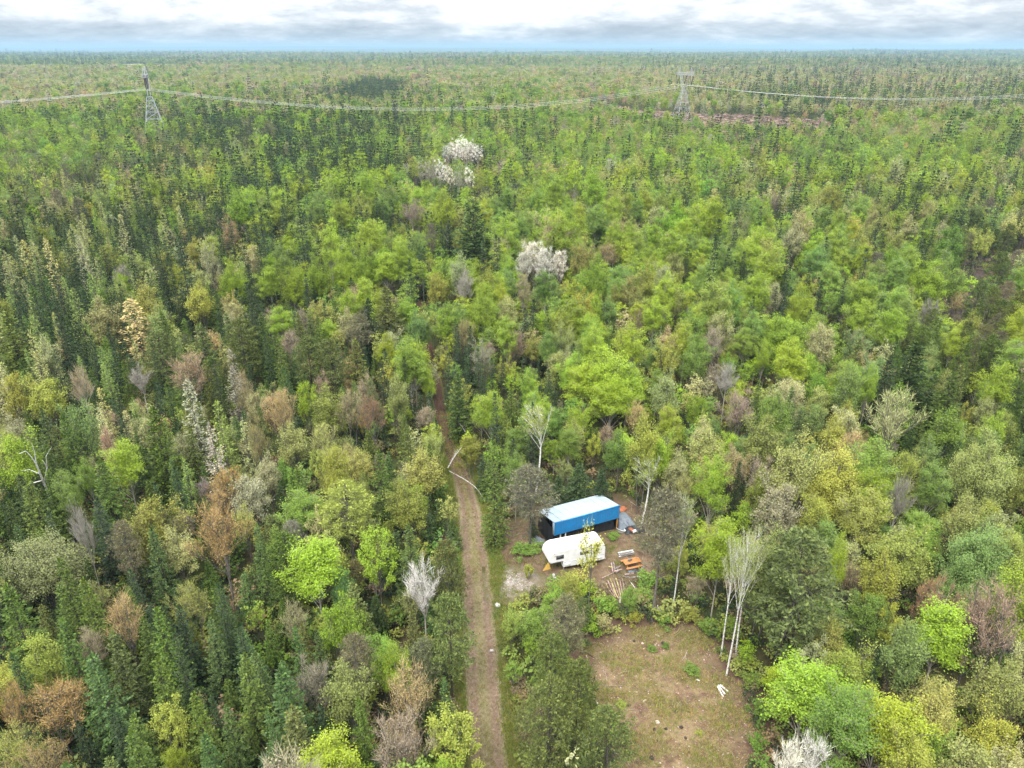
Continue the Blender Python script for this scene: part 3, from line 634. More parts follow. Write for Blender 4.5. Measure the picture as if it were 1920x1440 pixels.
# picnic table with a dark box on it
def table():
    x, y = at(1184, 1062); o = setp(empty('picnic_table', (x, y, gz(x, y)), 0.32), 'orange stained picnic table standing in the yard right of the trailer', 'table')
    for i in range(4):
        b = MB(); b.box((0, -0.33 + i * 0.22, 0.75), (2.1, 0.2, 0.045)); link('table_plank', beveled(b, 'table_plank', [M['orange_wood']], 0.008), o)
    for s in (-1, 1):
        for k in range(2):
            b = MB(); b.box((0, s * (0.68 + .16 * k), 0.44), (2.1, 0.145, 0.045)); link('bench_plank', beveled(b, 'bench_plank', [M['orange_wood']], 0.008), o)
    for sx in (-0.75, 0.75):
        for s in (-1, 1):
            b = MB(); b.tube([(sx, s * 0.68, 0), (sx, s * 0.22, 0.73)], 0.05, 4); link('leg', b.mesh('leg', [M['orange_wood']]), o)
        b = MB(); b.box((sx, 0, 0.39), (0.06, 1.7, 0.1)); link('cross_bar', b.mesh('cross_bar', [M['orange_wood']]), o)
    c, s = math.cos(.32), math.sin(.32); bx = (x + c * -0.2 - s * 0.15, y + s * -0.2 + c * 0.15, gz(x, y) + 0.775)
    q = setp(empty('toolbox', bx, 0.6), 'small dark toolbox on the orange picnic table', 'toolbox')
    b = MB(); b.box((0, 0, .09), (0.5, 0.24, 0.18)); link('case', beveled(b, 'case', [M['frame']], 0.02), q)
    b = MB(); b.tube([(-.12, 0, .18), (-.12, 0, .25), (.12, 0, .25), (.12, 0, .18)], 0.014, 5); link('handle', b.mesh('handle', [M['grey_plastic']]), q)
table()
# grey boards stacked behind the table
bx, by = at(1174, 1040)
for i in range(9):
    b = MB(); l = 2.0 - 0.1 * (i % 4); b.box((0, 0, 0), (l, 0.16, 0.05)); lay = i // 3
    o = link('board', beveled(b, 'board', [M['old_wood'] if i % 4 else M['white_wood']], 0.006), None, (bx + 0.12 * math.sin(i * 2.3), by + (i % 3 - 1) * 0.22, gz(bx, by) + 0.08 + lay * 0.10), 0.30 + 0.12 * math.sin(i * 3.1))
    setp(o, ('whitish' if i % 4 == 0 else 'weathered grey') + ' board, %s one of the %s layer in the pile behind the table' % (['front', 'middle', 'rear'][i % 3], ['bottom', 'middle', 'top'][lay]), 'board', 'board pile behind the picnic table')
# grey sheet metal and scrap below the table
for i, (u, v, l, w, a, m, lab) in enumerate(((1185, 1071, 1.1, .6, .5, 'tarp_grey', 'slate grey panel leaning under the picnic table\'s front'), (1196, 1073, 1.3, .3, .7, 'dark_metal', 'dark scrap plank right below the picnic table'), (1180, 1078, 1.2, .22, .2, 'log_pink', 'pinkish scrap plank below the picnic table'), (1204, 1068, 1.0, .25, .9, 'old_wood', 'grey scrap plank at the right end of the picnic table'), (1175, 1083, 0.9, .2, -.3, 'old_wood', 'grey scrap plank nearest the weeds below the table'))):
    x, y = at(u, v); b = MB(); b.box((0, 0, 0), (l, w, .05)); o = link('scrap_plank', beveled(b, 'scrap_plank', [M[m]], 0.01), None, (x, y, gz(x, y) + .06)); o.rotation_euler = (0.15, 0.05, a); setp(o, lab, 'plank', 'scrap planks by the picnic table')
# grey tarp draped over a low heap, right of the shed
def drape(name, cx, cy, lx, ly, h, rz, m, label, cat, seed, nx=22, ny=18):
    r = np.random.default_rng(seed); X, Y = np.meshgrid(np.linspace(-1, 1, nx), np.linspace(-1, 1, ny))
    Z = h * (1 - np.maximum(np.abs(X) ** 5, np.abs(Y) ** 5)) + 0.06 * np.sin(X * 7 + seed) * np.sin(Y * 6) + 0.03 * r.normal(size=X.shape) + 0.05
    V = np.stack([X * lx / 2 * (1 + .05 * np.sin(Y * 5 + seed)), Y * ly / 2 * (1 + .06 * np.sin(X * 4)), Z], -1).reshape(-1, 3); i = np.arange(nx * ny).reshape(ny, nx)
    b = MB(); b.add(V, np.stack([i[:-1, :-1], i[:-1, 1:], i[1:, 1:], i[1:, :-1]], -1).reshape(-1, 4))
    setp(link(name, b.mesh(name, [m], True), None, (cx, cy, gz(cx, cy)), rz), label, cat)
x, y = at(1168, 975, .6); drape('tarp', x, y, 2.7, 3.4, 0.85, 0.35, M['tarp_grey'], 'slate grey tarp covering a heap at the shed\'s right end', 'tarp', 2)
x, y = at(1189, 992, .3); drape('tarp', x, y, 2.6, 1.5, 0.45, 0.2, M['tarp_black'], 'crumpled black tarp behind the white tub', 'tarp', 5)
x, y = at(1168, 951, .5); drape('tarp', x, y, 1.2, 0.9, 0.16, 0.9, M['orange_paint'], 'orange red tarp behind the shed\'s right corner', 'tarp', 8, 12, 10)
# white tub
def tub():
    x, y = at(1163, 997); o = setp(empty('tub', (x, y, gz(x, y)), 2.4), 'white oval plastic tub lying by the shed\'s right end', 'tub'); a = np.linspace(0, 2 * math.pi, 19)[:-1]; b = MB(); n = 18; i = np.arange(n); j = (i + 1) % n
    rings = [(0.46, 0.0), (0.62, 0.38), (0.68, 0.38), (0.68, 0.42), (0.57, 0.42), (0.42, 0.05)]
    V = np.concatenate([np.c_[np.cos(a) * R * 1.05, np.sin(a) * R * 0.68, np.full(n, z)] for R, z in rings]); b.add(V, np.concatenate([np.stack([k * n + i, k * n + j, (k + 1) * n + j, (k + 1) * n + i], 1) for k in range(5)])); b.add(V[-n:], [list(range(n))])
    link('shell', b.mesh('shell', [M['white_plastic']], True), o); b = MB(); b.box((0, 0, .07), (.7, .42, .03)); link('dark_bottom', b.mesh('dark_bottom', [M['dark_metal']]), o)
    o.rotation_euler = (0.25, 0.0, 2.4)
tub()
# small orange tiller
def tiller():
    x, y = at(1184, 1000); o = setp(empty('garden_tiller', (x, y, gz(x, y)), 2.2), 'rusty orange garden tiller with pale tank, right of the white tub', 'tiller')
    b = MB(); b.box((0, 0, .42), (.9, .42, .34)); link('engine_hood', beveled(b, 'engine_hood', [M['orange_paint']], 0.05, 2), o)
    b = MB(); b.tube([(-.45, -.2, .5), (-.45, .2, .5)], .2, 12); link('tank', b.mesh('tank', [M['white_plastic']]), o)
    for s in (-1, 1):
        a = np.linspace(0, 2 * math.pi, 17); b = MB(); b.tube(np.c_[0.15 + .18 * np.cos(a), np.full(17, s * .32), .25 + .18 * np.sin(a)], .07, 6); link('wheel', b.mesh('wheel', [M['rubber']], True), o)
        b = MB(); b.tube([(.4, s * .16, .5), (1.0, s * .25, .85), (1.25, s * .27, .9)], .025, 5); link('handle', b.mesh('handle', [M['dark_metal']]), o)
    b = MB()
    for q in range(6): a = q * 1.047; b.box((-.2 + .14 * math.cos(a), 0, .16 + .14 * math.sin(a)), (.05, .5, .05))
    link('tines', b.mesh('tines', [M['dark_metal']]), o)
tiller()
# white caged liquid tank behind the roof
def tote():
    x, y = at(1146, 958, 0); x, y, _ = shed_pt(9.6, 4.9, 0); o = setp(empty('liquid_tank', (x, y, gz(x, y)), SHED_A), 'white caged liquid tank behind the shed\'s far right corner', 'tank')
    b = MB(); b.box((0, 0, .75), (1.0, 1.0, 1.3)); link('bottle', beveled(b, 'bottle', [M['white_plastic']], .08, 2), o)
    b = MB(); b.box((0, 0, .06), (1.15, 1.1, .1)); link('pallet', b.mesh('pallet', [M['old_wood']]), o)
    for k in range(5):
        z = .2 + k * .27; b = MB(); b.tube([(-.54, -.54, z), (.54, -.54, z), (.54, .54, z), (-.54, .54, z), (-.54, -.54, z)], .018, 4); link('cage_bar', b.mesh('cage_bar', [M['grey_plastic']]), o)
    for k in range(4):
        for s in (-1, 1):
            b = MB(); b.tube([(-.4 + k * .27, s * .55, .1), (-.4 + k * .27, s * .55, 1.45)], .018, 4); link('cage_bar', b.mesh('cage_bar', [M['grey_plastic']]), o)
tote()
# yellow board leaning by the trailer's nose, pale panel beside the drooping pine, white stones by the gravel
x, y = at(1017, 1071); b = MB(); b.add([(0, 0, 0), (1.05, 0.25, 0.0), (.72, 0.5, .95), (0, 0.04, 0), (1.05, .29, 0), (.72, .54, .95)], [[0, 1, 2]]); b.add([(0, 0.04, 0), (1.05, .29, 0), (.72, .54, .95)], [[0, 2, 1]])
b.add([(0, 0, 0), (1.05, 0.25, 0.0), (.72, 0.5, .95), (0, 0.04, 0), (1.05, .29, 0), (.72, .54, .95)], [[0, 1, 4, 3], [1, 2, 5, 4], [2, 0, 3, 5]])
setp(link('plywood_offcut', b.mesh('plywood_offcut', [M['yellow_tarp']]), None, (x, y, gz(x, y))), 'yellow triangular plywood offcut propped by the trailer\'s nose', 'board')
x, y = at(1006, 1021); b = MB(); b.box((0, 0, .45), (1.5, .05, 1.0)); o = link('metal_panel', beveled(b, 'metal_panel', [M['tarp_grey']], .01), None, (x, y, gz(x, y))); o.rotation_euler = (-.9, 0, -.7); setp(o, 'pale grey panel lying between the drooping pine and the trailer', 'panel')
def stone(u, v, s, label):
    x, y = at(u, v); r = np.random.default_rng(int(u)); bm = bmesh.new(); bmesh.ops.create_icosphere(bm, subdivisions=2, radius=s)
    for q in bm.verts: q.co *= 1 + 0.16 * math.sin(q.co.x * 9 / s * .4 + u) + r.normal() * .06; q.co.z *= .6
    me = bpy.data.meshes.new('stone'); bm.to_mesh(me); bm.free(); me.materials.append(M['stone']); setp(link('stone', me, None, (x, y, gz(x, y) + s * .3)), label, 'stone', 'pale stones by the track')
for u, v, s, l in ((933, 1137, .32, 'pale stone at the track\'s right edge below the gravel'), (1038, 1082, .25, 'pale stone in the weeds under the trailer\'s nose'), (1040, 1087, .18, 'smaller pale stone in the weeds under the trailer\'s nose'), (922, 1222, .2, 'small pale stone at the track\'s right edge, lower down'), (1109, 1064, .22, 'pale stone by the trailer\'s wheels')): stone(u, v, s, l)
# birches bent over the track
def bent(pts, r0, label):
    P = np.array([(*at(u, v, z), z + float(terrain(*at(u, v, z)))) for u, v, z in pts]); base = P[0].copy()
    t = np.linspace(0, 1, len(P)); tt = np.linspace(0, 1, 12); Q = np.stack([np.interp(tt, t, P[:, k]) for k in range(3)], 1)
    for _ in range(2): Q[1:-1] = (Q[:-2] + 2 * Q[1:-1] + Q[2:]) / 4
    b = MB(); b.tube(Q - base, np.linspace(r0, r0 * 0.35, 12), 6); o = setp(empty('leaning_birch', base), label, 'birch tree', 'birches bent over the track'); link('trunk', b.mesh('trunk', [M['bark_birch']], True), o)
    r = np.random.default_rng(int(pts[0][0])); b = MB()
    for q in range(7):
        a = Q[5 + q // 2 + 1] - base; d = unit(r.normal(size=3) + np.array([0, 0, .6])); b.tube([a, a + d * r.uniform(.5, 1.3)], [.015, .005], 3)
    link('twigs', b.mesh('twigs', [M['bark_pale']]), o)
bent([(908, 938, 0.0), (895, 915, 2.2), (872, 898, 3.6), (842, 884, 4.6)], .06, 'white birch trunk bent like a bow over the track')
bent([(840, 877, 3.0), (848, 863, 4.2), (856, 850, 5.4), (866, 838, 6.4)], .07, 'white birch stem leaning right over the track, front one of two')
bent([(842, 873, 3.0), (846, 864, 4.0), (853, 852, 5.0), (858, 842, 5.8)], .05, 'white birch stem leaning right over the track, rear one of two')
bent([(893, 872, 2.0), (882, 862, 3.2), (868, 850, 4.2)], .05, 'thin white birch stem in front of the rounded bush')
bent([(877, 818, 2.0), (870, 806, 3.2), (862, 795, 4.4)], .06, 'thin birch stem beyond the rounded bush at the bend')
# dead birch leaning on the left
def deadbirch():
    x, y = at(108, 965, 0); base = np.array([x, y, 0.0]); o = setp(empty('dead_birch', (x, y, float(terrain(x, y)))), 'leaning dead birch with bare white forks on the left', 'birch tree')
    def W(u, v, z): return np.array([*at(u, v, z), z]) - base
    b = MB(); b.tube([W(108, 965, 0), W(95, 935, 3.6), W(82, 905, 7.0), W(68, 870, 10.5)], [.16, .14, .11, .08], 7); link('trunk', b.mesh('trunk', [M['bark_birch']], True), o)
    for pts in (((68, 870, 10.5), (58, 855, 12), (48, 845, 13), (35, 850, 13.2)), ((68, 870, 10.5), (64, 845, 12.6), (58, 828, 14.5)), ((82, 905, 7), (88, 875, 9.5), (86, 855, 11.5), (96, 838, 13)), ((88, 875, 9.5), (80, 862, 11)), ((75, 888, 8.5), (55, 880, 9.6), (40, 882, 10)), ((80, 900, 7.5), (60, 905, 7.8), (45, 902, 8.2))):
        b = MB(); b.tube([W(*p) for p in pts], np.linspace(.07, .02, len(pts)), 5); link('branch', b.mesh('branch', [M['bark_birch']], True), o)
deadbirch()

# ------------------------------------------------------------------ tree builders (metres, base at the origin)
def bez(a, c, b, n=5):
    t = np.linspace(0, 1, n)[:, None]
    return (1 - t) ** 2 * a + 2 * t * (1 - t) * c + t * t * b
def rdir(r, n): return unit(r.normal(size=(n, 3)))
def broadleaf(seed, h=12, w=5.5, base=0.35, ncl=20, cr=0.9, stretch=1.0, twigs=7, lpt=30, ls=0.2, spread=0.22, vase=0.0,
              fine=0, up=0.9, tr=0.11, stems=1, lod=0, flat=0.0):
    r = np.random.default_rng(seed); tk, cw = MB(), MB()
    zb = h * base; rz = (h - zb) / 2; cz = zb + rz; rx = w / 2
    bend = r.normal(size=2) * 0.25
    def axis(z, s=0):
        t = z / h; o = np.array([math.cos(s * 2.4 + seed), math.sin(s * 2.4 + seed)]) * (0.0 if stems == 1 else 0.25 + 0.9 * t)
        return np.array([bend[0] * math.sin(t * 3) + o[0], bend[1] * math.sin(t * 2.4 + 0.5) - bend[1] * 0.48 + o[1], z])
    if lod < 2:
        for s in range(stems):
            zs = np.linspace(-0.3, h * 0.86, 9 if lod == 0 else 4)
            tk.tube([axis(z, s) for z in zs], tr * (1 - 0.82 * (np.maximum(zs, 0) / h)) / (1 if stems == 1 else 1.3), 6 if lod == 0 else 4)
    k = np.arange(ncl); ga = 2.39996
    zz = 1 - (k + 0.5) / ncl * 1.55
    rr = np.sqrt(np.maximum(0, 1 - zz ** 2)); az = k * ga + r.uniform(0, 6)
    D = np.stack([rr * np.cos(az), rr * np.sin(az), zz], 1)
    lob = 1 + 0.22 * np.sin(az * 2 + r.uniform(0, 6)) + 0.14 * np.sin(az * 3 + r.uniform(0, 6)) * rr
    fac = r.uniform(0.5, 1.0, ncl) * lob
    T = D * fac[:, None] * np.array([max(rx - cr * 0.6, 0.3), max(rx - cr * 0.6, 0.3), max(rz - cr * stretch * 0.6, 0.3)])
    T[:, 0:2] *= (1 - vase * (1 - (T[:, 2] / rz * 0.5 + 0.5)))[:, None]
    T += r.normal(size=T.shape) * 0.25
    T[:, 2] += cz
    LC, LV = [], []
    for j in range(ncl):
        e = T[j]; dxy = math.hypot(e[0], e[1]); s = j % stems
        z0 = min(max(e[2] - dxy * r.uniform(1.1, 2.2) - 0.5, zb * 0.75), h * 0.8)
        a = axis(z0, s); c = a + (e - a) * np.array([0.45, 0.45, 0.3 if flat else 0.45]) + np.array([0, 0, 0.12 * dxy])
        P = bez(a, c, e, 6 if lod == 0 else 3)
        if lod < 2:
            r0 = tr * (1 - 0.8 * z0 / h) * 0.5
            tk.tube(P, np.linspace(r0, r0 * 0.3, len(P)), 4 if lod == 0 else 3)
        nt_ = twigs if lod == 0 else max(2, twigs // 2)
        dd = rdir(r, nt_); dd[:, 2] = np.abs(dd[:, 2]) * 0.9 + (-0.25 if stretch < 1.3 else 0.3); dd = unit(dd)
        rad = cr * r.uniform(0.55, 1.35)
        for q in range(nt_):
            te = e + dd[q] * rad * np.array([1, 1, stretch]) * r.uniform(0.6, 1.1)
            ts = P[-1 - int(r.integers(0, 3 if lod == 0 else 1))]
            if lod == 0: tk.tube([ts, (ts + te) / 2 + r.normal(size=3) * 0.06, te], [0.022, 0.016, 0.007], 3)
            n = lpt if lod == 0 else max(2, lpt // 5)
            u = r.uniform(0, 1, n) ** 0.7
            LC.append(ts + (te - ts) * u[:, None] + r.normal(size=(n, 3)) * spread * (0.5 + 0.6 * u[:, None]))
            if fine and lod < 2:
                nf = fine if lod == 0 else max(1, fine // 2)
                u = r.uniform(0.2, 1, nf)[:, None]; C = ts + (te - ts) * u
                Tt = unit((te - ts) / (np.linalg.norm(te - ts) + 1e-6) + rdir(r, nf) * 0.75 + np.array([0, 0, 0.35]))
                cw.kites(C, Tt, rdir(r, nf), r.uniform(0.4, 1.0, nf), np.full(nf, 0.028 if lod == 0 else 0.055), 1, r.uniform(0, 1, nf), 0.2)
    C = np.concatenate(LC); n = len(C)
    Nn = unit(rdir(r, n) + np.array([0, 0, up]) + 0.5 * unit(C - np.array([0, 0, cz])))
    Tt = unit(np.cross(Nn, rdir(r, n)))
    sz = ls * r.uniform(0.45, 1.5, n) * (1 if lod == 0 else 2.1 if lod == 1 else 3.0)
    cw.kites(C, Tt, Nn, sz, sz * 0.75, 0, r.uniform(0, 1, n))
    return tk, cw
def conifer(seed, h=12, w=3.4, base=0.06, whorls=24, per=7, droop=0.15, rise=0.25, cards=9, cl=0.42, cwid=0.2, power=0.85, gaps=0.1, tr=0.12, lod=0,
            layered=False, bough=True, nj=0.42):
    r = np.random.default_rng(seed); tk, cw = MB(), MB()
    if lod < 2:
        zs = np.linspace(-0.3, h, 6 if lod == 0 else 3); off = r.normal(size=2) * 0.12
        tk.tube([(off[0] * math.sin(z / h * 3), off[1] * math.sin(z / h * 3), z) for z in zs], tr * (1 - 0.93 * np.maximum(zs, 0) / h), 6 if lod == 0 else 4)
    if lod == 1: whorls, cards, cl, cwid = max(8, int(whorls * .6)), max(4, int(cards * .6)), cl * 1.55, cwid * 2.3
    if lod == 2: whorls, per, cards, cl, cwid = max(9, int(whorls * .42)), max(5, per - 2), 2, cl * 2.0, cwid * 4.0
    Cs, Ts, Ns, Ls = [], [], [], []
    for i in range(whorls):
        f = (i + r.uniform(-0.2, 0.2)) / whorls; z = h * (base + (1 - base) * max(f, 0.0))
        if z > h * 0.985: continue
        R0 = w / 2 * (1 - max(z - h * base, 0) / (h * (1 - base))) ** power * (0.75 + 0.25 * min(1, f * 6)) + 0.12
        if layered: R0 *= 0.8 + 0.35 * ((i % 2))
        n = max(3, int(per * (0.6 + 0.4 * (1 - f)))); a0 = r.uniform(0, 6.28)
        for q in range(n):
            if r.uniform() < gaps: continue
            a = a0 + q * 6.283 / n + r.normal() * 0.16; R = R0 * r.uniform(0.72, 1.14)
            o = np.array([math.cos(a), math.sin(a), 0.0]); sd_ = np.array([-o[1], o[0], 0.0])
            el = rise * (0.3 + 0.9 * f) - droop
            m = max(2, int(cards * (0.35 + 0.65 * R / (w / 2))))
            u = np.linspace(0.22, 1, m) + r.normal(size=m) * 0.03
            def pos(u): return o * (R * u)[:, None] + np.array([0, 0, 1.0]) * (z + R * (u * math.tan(el) - droop * 0.7 * u ** 2 + 0.25 * rise * u ** 3))[:, None]
            if bough and lod == 0:
                Pu = np.array([0.0, 0.5, 1.0]); tk.tube(pos(Pu), [0.03 * (1 - f) + 0.012, 0.018, 0.006], 3)
            P = pos(u)
            for sgn in (-1, 1):
                Tt = unit(o * 0.75 + sd_ * sgn * 0.8 + r.normal(size=(m, 3)) * 0.22 + np.array([0, 0, -0.12 + 0.15 * rise]))
                Cs.append(P + r.normal(size=(m, 3)) * np.array([.05, .05, .05 + .13 * max(nj - .45, 0)])); Ts.append(Tt)
                Ns.append(unit(np.array([0, 0, 1.0]) + r.normal(size=(m, 3)) * nj)); Ls.append(cl * (1.15 - 0.5 * u) * r.uniform(0.7, 1.3, m) * (0.55 + 0.45 * R / (w / 2)))
            mt = max(1, m // 3)
            Cs.append(P[-mt:]); Ts.append(unit(o + r.normal(size=(mt, 3)) * 0.25 + np.array([0, 0, 0.2]))); Ns.append(unit(np.array([0, 0, 1.0]) + r.normal(size=(mt, 3)) * 0.5)); Ls.append(np.full(mt, cl * 0.8))
            if lod < 2 and cards > 4:     # hanging and standing sprays close the bough from the side
                mh = m // 2; ii = r.integers(0, m, mh)
                Cs.append(P[ii]); Ts.append(unit(o * 0.6 + rdir(r, mh) * 0.7 + np.array([0, 0, 0.25]))); Ns.append(rdir(r, mh)); Ls.append(cl * r.uniform(0.5, 0.9, mh))
    nl = 6 if lod < 2 else 2
    Cs.append(np.tile([[0, 0, h * 0.955]], (nl, 1)) + r.normal(size=(nl, 3)) * 0.02); Ts.append(unit(rdir(r, nl) * 0.35 + np.array([0, 0, 1.0]))); Ns.append(rdir(r, nl)); Ls.append(np.full(nl, h * 0.05 + 0.1))
    C, T, Nn, Ln = np.concatenate(Cs), np.concatenate(Ts), np.concatenate(Ns), np.concatenate(Ls)
    n = len(C)
    cw.kites(C, T, Nn, Ln, np.full(n, cwid) * (Ln / cl) ** 0.5, 0, r.uniform(0, 1, n), 0.55)
    return tk, cw
def jackpine(seed, h=13, w=5, base=0.3, nb=70, lod=0, needles=1.0, tr=0.14, tuft=10, twig=7):
    r = np.random.default_rng(seed); tk, cw = MB(), MB()
    off = r.normal(size=2) * 0.3
    def axis(z): return np.array([off[0] * math.sin(z / h * 2.6), off[1] * math.sin(z / h * 2.2), z])
    if lod < 2:
        zs = np.linspace(-0.3, h, 8 if lod == 0 else 4); tk.tube([axis(z) for z in zs], tr * (1 - 0.9 * np.maximum(zs, 0) / h), 7 if lod == 0 else 4)
    nb = nb if lod == 0 else nb // 2 if lod == 1 else nb // 4
    for i in range(nb):
        f = (i + 0.5) / nb; z = h * (base + (0.97 - base) * f); a = i * 2.39996 + r.normal() * 0.3
        R = w / 2 * (math.sin(min(1, f * 1.5 + 0.28) * math.pi / 2) * (1 - f ** 2.2) ** 0.7 + 0.08) * r.uniform(0.55, 1.15)
        o = np.array([math.cos(a), math.sin(a), 0]); s0 = axis(z)
        e = s0 + o * R + np.array([0, 0, R * r.uniform(-0.15, 0.45)])
        P = bez(s0, s0 + o * R * 0.55 + np.array([0, 0, 0.02 * R]), e, 5 if lod == 0 else 3)
        if lod < 2: tk.tube(P, np.linspace(0.035, 0.01, len(P)), 3)
        ns = 6 if lod == 0 else 3 if lod == 1 else 2
        for q in range(ns):
            u = 0.25 + 0.75 * (q + 1) / ns; p = s0 + (e - s0) * u + np.array([0, 0, r.normal() * 0.1])
            side = np.array([-o[1], o[0], 0]) * r.choice([-1, 1]); sl = R * 0.42 * (1.2 - u) + 0.2
            te = p + side * sl + o * sl * 0.6 + np.array([0, 0, r.uniform(-0.15, 0.3)])
            n = int(tuft * needles) if lod == 0 else max(2, int(tuft * needles / 2.5)) if lod == 1 else 2
            if n > 0:
                uu = r.uniform(0.3, 1.05, n)[:, None]; C = p + (te - p) * uu + r.normal(size=(n, 3)) * 0.10
                k = 1.0 if lod == 0 else 1.7 if lod == 1 else 3.4
                cw.kites(C, unit(unit(te - p) * 0.6 + rdir(r, n) + np.array([0, 0, 0.3])), unit(rdir(r, n) + np.array([0, 0, 0.6])), r.uniform(0.18, 0.36, n) * k, np.full(n, 0.12) * k, 0, r.uniform(0, 1, n))
            nf = twig if lod == 0 else twig // 2 if lod == 1 else 0
            if nf:
                uu = r.uniform(0.0, 1, nf)[:, None]; C = p + (te - p) * uu
                cw.kites(C, unit(unit(te - p) + rdir(r, nf) * 0.9 + np.array([0, 0, -0.1])), rdir(r, nf), r.uniform(0.3, 0.75, nf), np.full(nf, 0.03 if lod == 0 else 0.055), 1, r.uniform(0, 1, nf), 0.2)
    if lod == 0:
        for i in range(14):     # dead snags low on the stem
            z = h * r.uniform(0.08, base); a = r.uniform(0, 6.28); l = r.uniform(0.3, 1.3)
            tk.tube([axis(z), axis(z) + np.array([math.cos(a) * l, math.sin(a) * l, r.uniform(-0.3, 0.2)])], [0.025, 0.006], 3)
    return tk, cw
def baretree(seed, h=10, w=4, lod=0, fine=9, tr=0.1, ncl=16, base=0.4, vase=0.3, stems=1, stretch=1.5):
    return broadleaf(seed, h, w, base, ncl, 0.8, stretch, 7, 0 if lod == 0 else 0, 0.1, 0.1, vase, fine, 0.5, tr, stems, lod)

# kind: (object name, category, noun, builder(seed, lod), nominal height, nominal width, variants, crown material, bark)
def V_(f, **k): return lambda s, l: f(s, lod=l, **k)
def bare_safe(s, l):
    tk, cw = broadleaf(s, 10, 4.4, 0.35, 20, 0.8, 1.5, 8, 3, 0.05, 0.12, 0.35, 11, 0.4, 0.11, 1, l)
    return tk, cw
KIND = {
 'S': ('spruce_tree', 'spruce tree', 'spruce', V_(conifer, h=12, w=3.3, whorls=27, per=7, droop=0.3, rise=0.3, cards=8, cl=0.40, cwid=0.2), 12, 3.3, 4, 'needle', 'bark_dark'),
 'F': ('fir_tree', 'fir tree', 'fir', V_(conifer, h=10.5, w=5.2, whorls=27, per=8, droop=0.16, rise=0.3, cards=12, cl=0.44, cwid=0.2, power=1.0), 10.5, 5.2, 4, 'needle', 'bark_dark'),
 'W': ('white_pine', 'pine tree', 'white pine', V_(conifer, h=15, w=6.5, base=0.12, whorls=21, per=8, droop=0.05, rise=0.5, cards=14, cl=0.72, cwid=0.34, power=0.66, gaps=0.12, nj=0.7, layered=True, tr=0.17), 15, 6.5, 2, 'needle', 'bark_dark'),
 'P': ('jack_pine', 'pine tree', 'jack pine', V_(jackpine), 13, 5, 3, 'needle', 'bark_dark'),
 'Q': ('gaunt_pine', 'pine tree', 'half bare pine', V_(jackpine, needles=0.4, twig=11, nb=74, base=0.46), 13, 5, 2, 'needle', 'bark'),
 'L': ('larch_tree', 'larch tree', 'larch', V_(conifer, h=13, w=3.2, base=0.1, whorls=40, per=5, droop=0.1, rise=0.3, cards=10, cl=0.36, cwid=0.14, gaps=0.25, power=0.75, nj=1.6), 13, 3.2, 3, 'needle', 'bark'),
 'A': ('aspen_tree', 'aspen tree', 'aspen', V_(broadleaf, h=13, w=5.6, base=0.32, ncl=34, cr=0.95, stretch=0.9, twigs=8, lpt=58, ls=0.135, spread=0.24, up=1.1), 13, 5.6, 4, 'leaf', 'bark_pale'),
 'M': ('maple_tree', 'maple tree', 'maple', V_(broadleaf, h=11, w=5.6, base=0.2, ncl=34, cr=0.8, stretch=1.6, twigs=8, lpt=30, ls=0.14, spread=0.2, vase=0.25, fine=3, stems=2, tr=0.1), 11, 5.6, 5, 'leaf', 'bark'),
 'X': ('broad_maple', 'maple tree', 'broad maple', V_(broadleaf, h=11, w=9.0, base=0.12, ncl=56, cr=1.15, stretch=1.0, twigs=8, lpt=60, ls=0.14, spread=0.27, up=1.1, tr=0.16, stems=2), 11, 9.0, 3, 'leaf', 'bark'),
 'V': ('spray_maple', 'maple tree', 'feathery maple', V_(broadleaf, h=11, w=6.2, base=0.2, ncl=26, cr=0.55, stretch=2.6, twigs=7, lpt=38, ls=0.145, spread=0.13, vase=0.35, stems=2, tr=0.1), 11, 6.2, 2, 'leaf', 'bark'),
 'B': ('budding_tree', 'budding tree', 'budding tree', V_(broadleaf, h=11, w=5.2, base=0.25, ncl=24, cr=0.8, stretch=1.7, twigs=8, lpt=11, ls=0.085, spread=0.2, vase=0.35, fine=9, stems=2, tr=0.1), 11, 5.2, 4, 'leaf', 'bark'),
 'G': ('bare_tree', 'bare tree', 'leafless tree', bare_safe, 10, 4.4, 3, 'leaf', 'bark_pale'),
 'K': ('birch_tree', 'birch tree', 'birch', V_(broadleaf, h=15, w=5.0, base=0.5, ncl=22, cr=0.8, stretch=1.3, twigs=7, lpt=13, ls=0.12, spread=0.24, vase=0.2, fine=3, tr=0.14), 15, 5.0, 3, 'leaf', 'bark_birch'),
 'N': ('pale_tree', 'pale tree', 'pale blossoming tree', V_(broadleaf, h=13, w=4.6, base=0.22, ncl=32, cr=0.6, stretch=2.0, twigs=8, lpt=16, ls=0.14, spread=0.16, vase=0.2, fine=6, stems=2, tr=0.1), 13, 4.6, 3, 'leaf', 'bark_pale'),
 'T': ('thin_tree', 'young tree', 'thin young tree', V_(broadleaf, h=9, w=3, base=0.38, ncl=15, cr=0.55, stretch=1.5, twigs=6, lpt=9, ls=0.16, spread=0.17, vase=0.2, fine=3, tr=0.07), 9, 3, 1, 'leaf', 'bark'),
 'H': ('shrub', 'shrub', 'shrub', V_(broadleaf, h=2.6, w=2.6, base=0.02, ncl=14, cr=0.5, stretch=1.0, twigs=6, lpt=16, ls=0.15, spread=0.14, stems=3, tr=0.03), 2.6, 2.6, 3, 'leaf', 'bark'),
}
PROTO = {}
